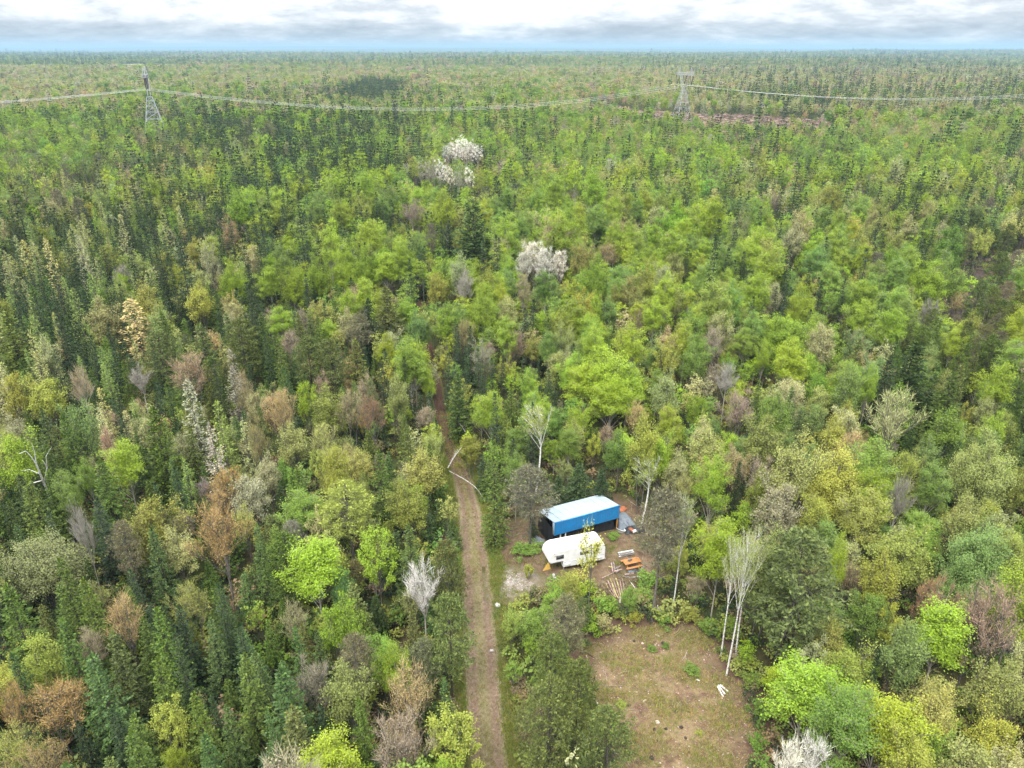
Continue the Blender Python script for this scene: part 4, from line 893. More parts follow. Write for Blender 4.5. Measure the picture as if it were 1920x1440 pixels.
def proto(k, v, lod):
    key = (k, v, lod)
    if key not in PROTO:
        K = KIND[k]; tk, cw = K[3](1000 * (ord(k) - 60) + 17 * v + 3, lod)
        mats = [M[K[7]], M['twig']]
        if lod == 0:
            PROTO[key] = (tk.mesh('trunk', [M[K[8]]], True), cw.mesh('crown', mats))
        else:
            j = MB(); j.join(cw)
            if tk.n: j.join(tk, 2)
            PROTO[key] = j.mesh(K[0] + '_far', mats + [M[K[8]]])
    return PROTO[key]

# ------------------------------------------------------------------ where each tree stands
TINT = {'lime': (0.205, 0.315, 0.028), 'bright': (0.225, 0.315, 0.026), 'green': (0.145, 0.24, 0.042), 'mint': (0.17, 0.26, 0.075), 'yellow': (0.275, 0.315, 0.055), 'olive': (0.21, 0.255, 0.05), 'khaki': (0.265, 0.3, 0.09), 'tan': (0.34, 0.275, 0.135), 'pink': (0.29, 0.24, 0.17), 'red': (0.285, 0.19, 0.12), 'orange': (0.3, 0.222, 0.095), 'brown': (0.22, 0.175, 0.1), 'white': (0.6, 0.595, 0.55), 'grey': (0.29, 0.275, 0.245), 'cream': (0.31, 0.305, 0.195), 'pale': (0.3, 0.325, 0.155), 'dark': (0.033, 0.058, 0.026), 'fir': (0.075, 0.12, 0.026), 'blue': (0.066, 0.115, 0.036), 'pine': (0.088, 0.114, 0.036), 'ashen': (0.145, 0.14, 0.092), 'straw': (0.4, 0.335, 0.17)}
WORD = {'lime': 'lime green', 'bright': 'vivid lime green', 'green': 'fresh green', 'mint': 'minty green', 'yellow': 'yellow green', 'olive': 'olive green', 'khaki': 'khaki',
 'tan': 'tan', 'pink': 'pinkish brown', 'red': 'reddish', 'orange': 'orange brown', 'brown': 'brown', 'white': 'whitish', 'grey': 'grey', 'cream': 'cream coloured', 'pale': 'pale green',
 'dark': 'dark green', 'fir': 'mid green', 'blue': 'bluish green', 'pine': 'deep green', 'ashen': 'ashen olive'}
# kind|x|y of the top|width in px|height m|tint|label|short name used by its neighbours
HERO = '''
A|583|1010|128|12|lime|big lime green maple left of the track, level with the trailer|the big lime maple left of the track
V|700|985|115|12|lime|feathery green maple with upswept sprays beside the big lime maple|the feathery green maple
B|397|935|135|14|orange|tall orange twigged tree with pale forked trunk in the dark firs|the orange twigged tree
B|217|1105|92|11|tan|tan budding tree on a thin pale trunk among dark firs|the tan tree among the firs
B|583|1235|98|10|pink|pinkish brown budding tree at the bottom, left of the track|the pinkish tree near the bottom edge
M|67|1000|150|11|pale|pale yellow green spreading tree near the left edge|the pale spreading tree by the left edge
O|100|1268|140|10|orange|orange leafed tree in the bottom left corner|the orange tree in the bottom left corner
O|14|1275|80|10|orange|orange tree cut by the left edge above the bottom corner|
O|62|1392|120|8|orange|low orange crown at the very bottom left|
F|293|1140|80|12|fir||
F|293|1230|82|12|fir|broad green fir with bare black gap at its left, lower left|the broad fir at lower left
F|457|1225|82|12|fir|tall pointed green fir below the tan tree, lower left|
F|363|1298|78|11|fir||
F|423|1320|62|10|blue||
F|500|1328|42|11|blue|slim bluish fir at the bottom left of the track|the slim bluish fir near the bottom
F|170|1226|98|12|blue|wide bluish fir above the orange corner tree|
F|393|1157|60|10|blue||
F|480|980|52|12|blue||
F|283|986|60|12|blue||
F|383|1375|80|10|blue|bluish fir at the bottom edge beside small lime tree|
F|20|1222|70|12|blue||
F|10|1096|100|13|fir||
F|110|1045|80|13|fir||
F|553|1176|52|10|blue||
F|593|1180|50|9|blue||
F|672|1308|66|11|fir|green fir beside the leaning birch pole at the bottom left of the track|
F|833|1272|52|10|blue||
F|710|842|66|13|fir|tall green fir left of the track's bend|the fir left of the bend
V|310|1312|92|9|yellow|yellow green sprays of a young maple among dark firs|the yellow sprays in the firs
A|320|1396|48|7|bright|small lime tree at the bottom edge among firs|the small lime tree at the bottom edge
A|610|1380|118|10|bright|lime crown cut by the bottom edge left of the track|the lime crown at the bottom edge
G|140|950|50|13|grey|dead tree of white twisting branches on the left|the dead white tree on the left
Q|230|972|58|12|ashen|grey dead spruce with hanging twigs, left side|
G|788|1055|78|12|white|bleached leafless tree beside the track, level with the trailer|the bleached bare tree
P|830|1015|72|13|pine|olive pine close to the left side of the track|
P|838|1108|92|13|pine|tall ragged pine leaning over the left side of the track|the ragged pine left of the track
B|763|1238|118|12|tan|tan budding tree left of the track near the bottom|the tan tree near the bottom
V|845|1335|145|10|yellow|brilliant yellow green maple at the bottom beside the track|the brilliant yellow maple
P|1032|1275|112|14|pine|olive pine right of the track at the bottom|the olive pine right of the track
P|1085|1245|95|14|pine|taller of the pines between the track and the clearing|
P|1140|1325|118|12|pine|dark stemmed pine on the clearing's lower left|
P|1030|1180|80|11|pine|bushy pine right of the track above the bottom pines|
Q|1052|1112|84|12|ashen|grey twiggy pine between the track and the clearing|the grey twiggy pine
M|1040|1100|66|5.5|green|bushy green sapling right of the track below the trailer|the green sapling below the trailer
M|960|1140|55|5.5|olive|olive sapling at the track's right edge below the gravel|
M|1070|1075|60|6|yellow|yellow green sapling in front of the trailer|
M|1180|1100|48|4.5|green||
A|1530|1240|150|11|lime|large bright green tree at the lower right of the clearing|the large green tree right of the clearing
A|1673|1303|135|11|bright|lime green tree at the bottom right|the lime tree at the bottom right
A|1783|1127|132|12|lime|round lime green maple standing alone at the right|the round lime maple at the right
M|1600|1212|112|11|olive|olive green tree behind the large green tree|
F|1650|1218|34|9|dark|small dark spruce between olive tree and round lime maple|the small dark spruce at lower right
G|1490|1392|74|9|white|whitish leafless tree at the bottom edge right of the clearing|the whitish bare tree at the bottom
G|1540|1384|80|9|white|second whitish leafless tree at the bottom, touching its twin's right side|
M|1890|1236|125|11|khaki|sparse yellowish tree in the lower right corner|the sparse tree in the lower right corner
M|1770|1282|105|11|khaki||
M|1880|1340|105|9|yellow||
M|1760|1360|90|9|green||
P|1500|990|178|17|pine|massive dark pine behind the white birches, right of the clearing|the massive dark pine
A|1582|997|42|13|bright|narrow vivid lime tree behind the massive pine|
M|1663|1038|95|12|yellow|yellow green tree right of the massive pine|
M|1640|1110|85|9|green||
M|1707|985|130|13|olive|big olive yellow tree upper right of the massive pine|
R|1753|1075|70|11|red|reddish budding tree above the round lime maple|the reddish tree above the round maple
R|1800|1098|50|10|red|smaller reddish tree right of its reddish neighbour|
M|1853|978|145|12|mint|minty green spreading tree at the right edge|the minty tree at the right edge
M|1450|1000|110|14|khaki||
M|1863|818|132|14|khaki|large khaki yellow tree near the right edge|the large khaki tree by the right edge
A|1343|850|68|13|lime|lime green tree behind the gaunt pine, right of the shed|the lime tree right of the shed
S|1387|868|30|9|dark|small dark spruce against the lime tree right of the shed|
M|1437|775|95|13|olive|olive tree right of centre, behind the lime tree|
M|1467|898|98|13|cream|cream yellow twiggy tree right of the gaunt pine|the cream twiggy tree
A|1633|913|90|13|yellow|yellow green tree behind the massive pine|
G|1697|893|64|12|grey|grey leafless tree behind the yellow green tree, right|
M|1580|843|135|13|yellow|wide yellow green tree in the middle right|the wide yellow tree in the middle right
A|1760|863|66|12|green|green tree left of the large khaki tree|
B|1687|728|118|15|pale|big birch with pale trunk and thin yellow leaves, right|the big thin leafed birch
F|1723|640|115|15|dark|great dark hemlock on the right|the great dark hemlock
F|1670|668|70|13|dark|dark conifer touching the great hemlock's left side|
F|1790|700|85|13|fir|green conifer touching the great hemlock's right side|
F|1690|715|80|12|fir||
A|1887|675|64|14|lime|lime tree with white limbs by the right edge|
A|1637|684|44|12|lime|small lime tree leaning with a white limb|
A|1510|533|70|13|bright|round lime crown, upper one of the right hand cluster|the upper lime crown on the right
A|1480|585|112|13|lime|widest lime crown of the right hand cluster|the widest lime crown on the right
A|1487|635|78|13|bright|bright lime crown below the widest one, right|
A|1437|633|34|11|lime|narrow lime tree with white stem beside the bright lime crown|
A|1400|614|54|11|green||
A|1417|581|54|13|green||
A|1620|557|58|13|lime|lime crown right of a tall dark spruce|
A|1680|574|68|14|lime|lime crown carried on white forked limbs, right|the lime crown on white forks
M|1747|490|85|14|lime|feathery lime tree near the burnt ground|
M|1800|500|55|13|green||
M|1547|604|74|13|pale|pale green tree overlapping the widest lime crown|
S|1585|524|24|14|dark|tall dark spruce between two lime crowns, right|the tall spruce between lime crowns
S|1520|497|24|12|dark||
S|1457|537|22|13|dark||
P|1847|525|44|14|pine|tall dark pine on the burnt ground near the right edge|the tall pine on burnt ground
P|1880|470|44|14|pine||
P|1815|600|34|12|pine||
P|1900|420|34|13|pine||
B|1390|730|76|11|pink|pinkish budding tree in the middle right|the pinkish tree in the middle right
G|1367|680|50|11|grey||
X|1140|655|120|14|lime|huge lime green maple behind the shed|the huge lime maple
A|1098|676|80|12|lime|lime crown overlapping the huge maple's left half|
A|1178|682|80|12|bright|lime crown overlapping the huge maple's right half|
A|1150|712|85|11|lime|lime crown below the huge maple's middle|
A|1073|660|60|12|lime|lime crown joined to the huge maple's left side|
A|993|688|42|11|lime|small lime crown left of the huge maple|
A|1117|606|56|14|bright|round lime crown on grey limbs above the huge maple|the round crown on grey limbs
A|1187|603|62|14|bright|round lime crown right of the one on grey limbs|
A|1230|554|56|13|lime||
A|1117|480|68|15|lime|tall round lime tree above the middle|the tall lime tree above the middle
A|907|537|82|15|lime|lime tree just right of the track's far end|the lime tree by the track's far end
A|950|591|58|13|lime|lime tree flanked by a reddish one|
R|965|612|62|11|red|reddish tree right of the track's far end|the reddish tree near the track's far end
A|1023|504|56|14|green|green tree below the white blossom crown|
A|803|692|28|9|lime|slim lime tree on the left edge of the track|
M|817|508|52|13|yellow|yellow green tree at the track's far end|
G|870|508|46|13|grey|grey leafless tree beside the lime tree near the track's far end|
W|885|375|84|20|blue|great blue green white pine above the track's far end|the great white pine
S|840|402|26|15|dark|dark spruce nearest the great white pine's left|
S|827|415|26|14|dark||
S|730|396|22|13|dark||
Q|808|418|26|14|ashen|grey dead spruce left of the great white pine|
N|1003|445|50|15|white|white blossoming crown right of the great white pine|the white blossom crown
N|984|458|40|14|white||
N|1022|456|40|14.5|white||
N|1050|462|38|13|white|small white crown touching the white blossom crown|
N|983|508|34|13|cream|narrow cream white tree below the white blossom crown|the narrow cream tree
G|773|376|56|14|pink|pinkish grey leafless tree left of the great white pine|
N|862|254|30|16|white|far white leafless clump, upper of two|the upper white clump
N|838|266|26|14.5|white||
N|848|259|26|15.5|white||
N|874|256|26|16|white||
N|884|261|26|15|white||
N|895|268|26|14.5|white||
N|856|268|26|14|white||
N|872|270|26|14|white||
N|812|288|26|16|cream|far cream white clump, left one of the lower pair|the lower white clump
N|790|300|23|14.5|cream||
N|800|293|23|15|cream||
N|823|294|23|16|white||
N|834|300|23|15.5|white||
N|842|308|23|14|white||
N|806|302|23|14|cream||
N|868|303|25|15|cream|far cream white clump, right one of the lower pair|
N|858|312|22|14|cream||
N|879|310|22|14|white||
S|943|655|24|11|dark|small dark spruce, rightmost of three right of the track|the three small spruces by the track
S|922|671|22|10|dark|small dark spruce, middle of three right of the track|
S|905|675|22|10|dark|small dark spruce, leftmost of three right of the track|
S|858|611|22|11|dark||
S|1010|668|16|9|dark||
S|928|738|38|13|dark|dark spruce in the middle, above the tall spruce by the shed|
S|926|826|58|15|fir|tall spruce between the track and the shed|the tall spruce by the shed
F|1087|868|62|7|dark|dark hemlock right behind the blue shed|the dark hemlock behind the shed
F|1128|884|52|6.2|dark||
F|1048|893|48|6|dark||
W|857|703|55|12|blue|blue green young pine on the right edge of the track|the blue green pine by the track
F|723|536|82|15|pine|dark broad conifer left of the track's far end|the dark conifer left of the far track
F|690|560|60|14|dark||
F|665|636|56|12|pine||
Q|672|588|52|12|ashen|grey conifer beside the dark broad conifer, left of the far track|
B|693|730|70|12|red|reddish tan budding tree left of the track|the reddish tan tree left of the track
B|650|720|70|12|tan||
M|745|700|62|12|khaki|pale khaki tree along the left side of the track|
K|1007|745|74|15|yellow|open birch with crooked white limbs above the shed|the crooked limbed birch
M|1213|776|86|15|yellow|tall yellow green tree above the shed's right end|the tall yellow tree over the shed
M|880|818|70|7|olive|low rounded olive bush tree over the track's bend|the rounded bush at the bend
A|967|842|42|11|green|green tree on a white stem left of the shed|
M|790|843|98|11|khaki|khaki orange tipped tree at the left of the track's bend|the orange tipped tree at the bend
M|760|905|95|11|olive||
Q|650|905|110|12|khaki|khaki grey tree below the yellow aspen, left of the track|
A|623|833|74|13|yellow|yellow green aspen left of the track's bend|the yellow aspen
F|547|877|66|11|fir|green conifer left of the yellow aspen|
B|473|783|62|12|tan|tan budding tree with orange leaves in the left middle|
M|463|890|86|10|cream|cream budding tree in the left middle|the cream tree in the left middle
L|350|712|56|15|cream|tall pale larch, almost white, in the left middle|the tall pale larch
L|392|792|54|14|grey|grey lichened larch right below the tall pale larch|the grey lichened larch
L|430|655|46|14|grey|grey green larch with a tufted top, left|
L|193|677|34|10|mint|small minty larch on the left|the small minty larch
B|347|655|100|13|pink|pinkish brown bare maple spreading behind the tall pale larch|the pinkish bare maple
G|143|688|52|12|tan|tan leafless tree on the left|the tan bare tree on the left
G|257|688|44|9|grey||
B|520|722|70|13|tan|tan leafless tree on a long stem, left of centre|the long stemmed tan tree
A|223|823|78|12|lime|lime aspen on a white trunk, left side|the lime aspen on a white trunk
R|190|790|40|12|red|red tipped tree just behind the lime aspen on a white trunk|
A|117|880|52|11|green|small lime aspen near the leaning dead birch|the small aspen by the dead birch
A|153|855|38|10|green||
F|285|762|88|15|fir|tall green fir in the left middle, pointed and broad|the tall pointed fir on the left
F|187|863|80|12|fir||
F|50|900|80|12|fir||
P|297|618|74|13|pine|broad dark pine on the left|
P|457|596|78|14|pine|broad dark pine in the left middle|the broad dark pine
P|567|630|66|13|pine||
P|610|634|64|13|pine||
F|373|606|72|13|pine||
S|520|625|36|13|fir||
F|10|585|82|14|pine||
L|243|560|80|14|cream|cream green feathery crown on the left|the cream feathery crown
M|367|527|62|14|yellow|glowing yellow green tree on the left|the glowing yellow tree
A|430|490|64|14|lime|leftmost crown of the lime green row left of the track|the lime row left of the far track
A|500|497|54|13|lime|second crown from the left in the lime green row|
A|547|490|72|14|lime|third crown from the left in the lime green row|
A|590|480|60|14|lime||
A|640|474|62|14|lime|middle crown in the right half of the lime green row|
A|682|466|62|14|lime||
A|722|470|58|14|lime|rightmost crown of the lime green row left of the track|
L|145|440|36|17|cream|tall cream larch on the left, uppermost of two pale ones|the uppermost pale larch
L|135|540|40|14|mint|minty larch below the tall cream larch|
L|42|450|36|15|pale|pale larch close to the left edge|the pale larch by the left edge
L|8|470|40|15|pale||
M|570|712|46|11|lime||
M|20|695|66|12|yellow|olive yellow tree at the left edge|the olive yellow tree at the left edge
M|75|708|78|11|yellow||
M|610|720|80|12|khaki||
M|545|790|80|11|khaki||
P|75|285|28|15|pine|dark pine far on the left, nearer the edge than its twin|the left one of two far pines
P|145|300|40|14|pine|broad dark pine far on the left, right of its twin|the right one of two far pines
P|640|205|30|15|pine||
S|370|395|26|15|dark|tallest dark spruce left of the lime row|the tallest spruce left of the lime row
S|515|300|22|15|dark|black green spruce in the far left middle|the black green spruce far left
M|560|330|40|13|lime|lime crown behind the far left spruces|the far left lime crown
S|1290|455|26|14|dark|tall dark spruce alone among green crowns, right of centre|the lone spruce right of centre
S|1465|360|30|14|dark|dark spruce in the far middle right|the dark spruce far to the right
A|1550|305|44|14|bright|round lime tree standing out in the far middle right|the far round lime tree
A|1270|385|78|14|lime|broad lime crown in the far middle, right of centre|the broad far lime crown
M|1333|219|22|12|olive|round olive tree standing before the clear cut|
M|1383|224|20|11|khaki||
M|1441|228|22|11|olive||
B|1212|226|20|11|tan||
A|1228|236|20|12|green||
M|1500|244|26|11|khaki||
M|1545|238|26|12|pale||
A|1300|246|24|12|lime||
B|1140|450|60|12|tan||
M|1250|700|75|12|khaki||
M|1300|640|60|12|green||
F|1000|960|20|4|dark||
'''
def tone(c, r, j=0.12):
    k = 1 + r.normal() * j; q = 0.3 if min(c) > .2 else 1.0
    return (max(c[0] * k * (1 + r.normal() * 0.07 * q), .005), max(c[1] * k, .005), max(c[2] * k * (1 + r.normal() * 0.12 * q), .004))
TREES = []      # x, y, kind, variant, height scale, width scale, rotation, tint code, tint, label, short name, (image x, y of top), px height
rng = np.random.default_rng(11)
def add_tree(x, y, k, h, w, code, label='', short='', tint=None, lean=(0, 0)):
    K = KIND[k]; z = float(terrain(x, y))
    u, v, f = proj(x, y, z + h); u2, v2, f2 = proj(x, y, z)
    TREES.append(dict(x=x, y=y, z=z, k=k, v=int(rng.integers(0, K[6])), h=h, w=w, sh=h / K[4], sw=w / K[5], rz=float(rng.uniform(0, 6.28)), code=code,
                      tint=tint or tone(TINT[code], rng), label=label, short=short, u=u, vt=v, vb=v2, f=f, px=FPX / f * h, lean=lean, hero=bool(label or short) ))
for ln in HERO.strip().split('\n'):
    k, u, v, wp, h, c, lab, sh = ln.split('|')
    kk = {'O': 'B', 'R': 'B'}.get(k, k)
    h = float(h); x, y = at(float(u), float(v), h)
    f = proj(x, y, h * 0.6)[2]
    if kk == 'F': wp = float(wp) * 1.22
    if kk in 'AM' and float(wp) * f / FPX > 7.2: kk = 'X'
    add_tree(x, y, kk, h, float(wp) * f / FPX, c, lab, sh)
    TREES[-1]['hero'] = True
    if k == 'O': TREES[-1]['budleaf'] = True
# trees whose foot the photograph shows: kind, foot px, top y, width px, tint, label, short name, lean
FOOT = '''
Q|1222|1165|922|112|ashen|gaunt grey pine with a thick straight trunk at the clearing's top edge|the gaunt grey pine
Q|993|1030|868|100|ashen|grey drooping pine with dark trunk at the shed's left corner|the drooping grey pine by the shed
T|1100|1168|985|60|yellow|thin young tree with yellow leaves in front of the white trailer|the thin tree before the trailer
K|1261|1146|915|56|khaki|slender white birch right of the gaunt grey pine|the slender birch by the gaunt pine
K|1352|1228|1005|66|khaki|white birch, left stem of the three at the clearing's right edge|the three white birches
K|1362|1266|985|78|khaki|white birch, front and tallest of the three at the clearing's right edge|
K|1379|1232|980|76|khaki|white birch, rear right stem of the three at the clearing|
K|1203|985|850|78|olive|forked white birch behind the junk, right of the shed|the forked birch behind the shed
'''
def height_for(x, y, v):
    r = ray(960, v); t = y / r[1]; return CAM_H + t * r[2]
for ln in FOOT.strip().split('\n'):
    k, u, vb, vt, wp, c, lab, sh = ln.split('|')
    x, y = at(float(u), float(vb), 0); h = height_for(x, y, float(vt)); f = proj(x, y, h)[2]
    add_tree(x, y, k, h, float(wp) * f / FPX, c, lab, sh); TREES[-1]['hero'] = True

ROWS = [95, 125, 165, 210, 260, 320, 400, 490, 590, 710, 860, 1020, 1200, 1500]
MAP = ['MSMS SMMS SBMB SMBM SMMB BMSM MBMM SMBM MBMS SMBM SBMS SMBM',
 'YBYY YYYM YYBM MYBY BMYB BMYB BYMM BYYB SYBY SYBY SYBB SYBY',
 'YBYB YMYA MAYB SYBM MPYM MAYB MBYB MBBM YSYY SYSS SSYY SYYS',
 'AAMS AMSS PSSP SPSA SSSM AMSM MMAS MBAG MASB BBMA MMBR MABM',
 'AAMP BMSP YASS SASS AMSS MSGA MASB MAAS MAMB MASS AAMM MAMS',
 'MPYL MYSM YASS AASS ASAM MAAS MAMA MSBA MAMS MSMB MSAM MMMS',
 'YLSS LSSM SSYM ASSY AAMS MAMS MAAB MAMA MAAM MAMS MSMB MPSM',
 'SLFS LSYS SYSB SASB AABS MAAM AMAM AMMB AAMS AAMB MAAP PPGA',
 'FSLB FBSL FFSB FFFS SFBF SMAB MABS MAAM MAAB AMFA FFMB FPAM',
 'MBFL BFSL FBLF MYBF MYBF MFSA MAMF MABM BMMB MBMF FGMF FFMM',
 'FFFS FFBS OFFB FMBP YMFS FMMS FMMP MMFB MBAM MYBM YMMA MMYF',
 'FFYF FFBS FFFS FAMF MFAF PMMM MMMM PMMA PMMA MMAR MAMR MAMG',
 'OFFF FFFS FFFS FFBS BFMA FPFM PPMP PMMA AAMF AAMY AMMY MMFY']
MAP = [m.split() for m in MAP]
FILL = {'S': [('S', 'dark', 13.4, 3.1)], 'F': [('F', 'fir', 11, 4.4), ('F', 'fir', 9.5, 4.0), ('F', 'blue', 10, 4.2), ('F', 'pine', 11, 4.4)], 'P': [('P', 'pine', 12.5, 4.6), ('P', 'fir', 12, 4.6), ('Q', 'ashen', 12, 4.4)],
 'L': [('L', 'pale', 13, 3.3), ('L', 'mint', 12, 3.2), ('L', 'mint', 11, 3), ('F', 'fir', 11, 4.2)], 'A': [('A', 'lime', 13, 5.4), ('A', 'bright', 12.5, 5.2), ('A', 'green', 12, 5.2)],
 'M': [('M', 'olive', 11, 5.2), ('M', 'khaki', 11, 5.2), ('M', 'green', 10.5, 5), ('M', 'mint', 11, 4.6), ('V', 'yellow', 10.5, 5.2), ('M', 'lime', 11, 5), ('M', 'pale', 11, 5)],
 'Y': [('M', 'yellow', 11, 5), ('M', 'khaki', 11, 5), ('V', 'pale', 11, 5)], 'B': [('B', 'tan', 10.5, 5), ('B', 'khaki', 10.5, 5), ('M', 'tan', 10.5, 5), ('B', 'pink', 10.5, 5), ('M', 'khaki', 11, 4.8), ('M', 'pale', 10.5, 4.8)],
 'R': [('B', 'red', 10, 4.8), ('B', 'pink', 10.5, 5)], 'G': [('G', 'grey', 10.5, 4.6), ('B', 'khaki', 10.5, 4.6), ('B', 'tan', 11, 5)], 'O': [('B', 'orange', 10, 5.2), ('B', 'khaki', 10, 5)]}
def stand(x, y, k):
    # a slow value over the ground: neighbours tend to be of one species
    a = math.sin(x * k + 2.1 * math.sin(y * k * 0.73 + 1.0) + 0.6) + math.sin(y * k * 1.13 - x * k * 0.31 + 1.7 * math.sin(x * k * 0.57)) 
    return (a * 1.7 + 8) % 1.0
def cell_letter(u, v, r, x=0.0, y=0.0):
    # a species map of the place, read at the point where the crown shows
    u = u + r.normal() * 45; row = 0
    while row < len(ROWS) - 2 and v > ROWS[row + 1]: row += 1
    if r.uniform() < 0.25: row = min(max(row + int(r.choice([-1, 1])), 0), len(MAP) - 1)
    c = int(min(max(u // 160, 0), 11)); s = MAP[row][c]
    q = r.uniform() if r.uniform() < (0.5 if y < 500 else 0.28) else stand(x, y, 0.11 if y < 300 else 0.045 if y < 1000 else 0.014)
    return s[min(int(q * len(s)), len(s) - 1)]
FAR = dict(FILL, B=[('M', 'tan', 10.5, 5), ('M', 'khaki', 10.5, 5), ('B', 'pink', 10.5, 5), ('M', 'pink', 10.5, 5)], Y=[('M', 'pale', 11, 5), ('M', 'cream', 11, 5), ('M', 'khaki', 11, 5)], M=[('M', 'olive', 11, 5.2), ('M', 'green', 11, 5.2), ('M', 'khaki', 11, 5.2), ('M', 'mint', 11, 5)], A=[('A', 'lime', 13, 5.6), ('A', 'green', 13, 5.6)])
GRID = {}
def gadd(x, y, rad): GRID.setdefault((int(x // 6), int(y // 6)), []).append((x, y, rad))
def gfree(x, y, rad, k):
    cx, cy_ = int(x // 6), int(y // 6)
    for i in range(cx - 1, cx + 2):
        for j in range(cy_ - 1, cy_ + 2):
            for (a, b, q) in GRID.get((i, j), ()):
                if (a - x) ** 2 + (b - y) ** 2 < (k * (rad + q)) ** 2: return False
    return True
for t in TREES: gadd(t['x'], t['y'], t['w'] / 2)
# nothing may stand where it would hide the yard, the shed, the trailer, the track or the clearing
SHOW = [(905, 1150, 1015, 985), (1240, 1085, 1015, 925), (1412, 1440, 1092, 1180)]
def blocked_view(x, y, h, w):
    u, v, f = proj(x, y, h); hw = w * 0.40 * FPX / f; vb = proj(x, y, 0)[1]
    # the crown's silhouette against the open ground it would cover
    for q in np.linspace(0.05, 1.0, 6):
        pu, pv, _ = proj(x, y, h * q)
        for du in (-hw, 0, hw):
            gx, gy = at(pu + du * (1 - 0.5 * q), pv, 0.3)
            for P, dist in ((YARD, 0), (CLEAR, 0)):
                if inside(P, np.array([gx]), np.array([gy]))[0]: return True
            if gy < 82 and polydist(TRACK, np.array([gx]), np.array([gy]), False)[0] < 1.35: return True
            if gy >= 82 and gy < 112 and polydist(TRACK, np.array([gx]), np.array([gy]), False)[0] < 0.3 and int(gy * 0.35) % 2: return True
    return False
r2 = np.random.default_rng(5)
def fill_band(y0, y1, step, keep, near):
    ys = np.arange(y0, y1, step)
    for y in ys:
        half = 0.80 * y + 26
        for x in np.arange(-half, half, step):
            xx, yy = x + r2.uniform(-.5, .5) * step * 0.95, y + r2.uniform(-.5, .5) * step * 0.95
            yield xx, yy
PALE = [t for t in TREES if t['k'] in 'NW' and t['y'] > 100]
def hides_pale(x, y, u):
    return any(0 < t['y'] - y < 0.09 * t['y'] + 6 and abs(u - t['u']) < 0.5 * t['w'] * FPX / t['f'] + 8 for t in PALE)
def fillers():
    n = 0
    for y0, y1, step in ((24, 70, 2.3), (70, 130, 2.6), (130, 260, 3.0), (260, 330, 3.6)):
        pts = np.array(list(fill_band(y0, y1, step, 1, True)))
        ok = (polydist(TRACK, pts[:, 0], pts[:, 1], False) > np.where(pts[:, 1] < 86, 2.5, 0.85)) & ~inside(CLEAR, pts[:, 0], pts[:, 1]) & ~inside(YARD, pts[:, 0], pts[:, 1])
        for x, y in pts[ok]:
            if inside(BURNT, np.array([x]), np.array([y]))[0] and r2.uniform() < 0.82: continue
            u, v, f = proj(x, y, 10.5)
            L = cell_letter(u, v, r2, x, y); c = FILL[L][int(r2.integers(0, len(FILL[L])))]
            s = math.exp(r2.normal() * 0.22) * (0.92 if y < 130 else 1.0); h, w = c[2] * s, c[3] * s * math.exp(r2.normal() * 0.1)
            if r2.uniform() < 0.2: h, w = h * 0.55, w * 0.68
            if hides_pale(x, y, u): h, w = h * 0.5, w * 0.7
            if not gfree(x, y, w / 2, 0.50 if y < 130 else 0.46): continue
            if y < 150 and blocked_view(x, y, h, w):
                h, w = h * 0.42, w * 0.6
                if y < 48 or blocked_view(x, y, h, w): continue
            # keep the hero trees' crowns in sight
            if y < 330:
                hide = False
                for t in TREES:
                    if t['hero'] and t['y'] > y + 1 and abs(t['u'] - u) < 40:
                        tu, tv, tf = proj(x, y, h)
                        if tv < t['vt'] + 0.42 * (t['vb'] - t['vt']) and abs(tu - t['u']) < (w + t['w']) * 0.33 * FPX / tf and tv > t['vt'] - 260 and proj(x, y, 0)[1] > t['vt']:
                            hide = True; break
                if hide:
                    h, w = h * 0.55, w * 0.7
            gadd(x, y, w / 2); add_tree(x, y, c[0], h, w, c[1]); n += 1
fillers()

# ------------------------------------------------------------------ which trees become objects of their own
LIMIT = 300
for t in TREES:
    m = 0.5 * t['w'] * FPX / t['f']
    t['in'] = (-m < t['u'] < 1920 + m) and (t['vb'] > 0) and (t['vt'] < 1440)
groups = {}
for t in TREES: groups.setdefault(KIND[t['k']][0], []).append(t)
OWN, REST = [], []
for k, L in groups.items(): print(k, sum(t['in'] for t in L), len(L))
for k, L in groups.items():
    L.sort(key=lambda t: (not t['in'], not t['hero'], -t['px'] * t['w'] ** 0.5))
    for i, t in enumerate(L):
        (OWN if i < LIMIT and t['in'] else REST).append(t)
PLACE = {}
marks = [t for t in OWN if t['short']]
SITE = [('the white trailer', 1075, 1040), ('the blue shed', 1090, 965), ('the picnic table', 1185, 1055), ('the birch logs on the clearing', 1353, 1298), ('the left pylon', 285, 250), ('the right pylon', 1278, 225), ('the brown clear cut', 1440, 235), ('the far dark plantation', 680, 178)]
ORD = ['', 'second ', 'third ', 'fourth ', 'fifth ', 'sixth ', 'seventh ', 'eighth ', 'ninth ', 'tenth ']
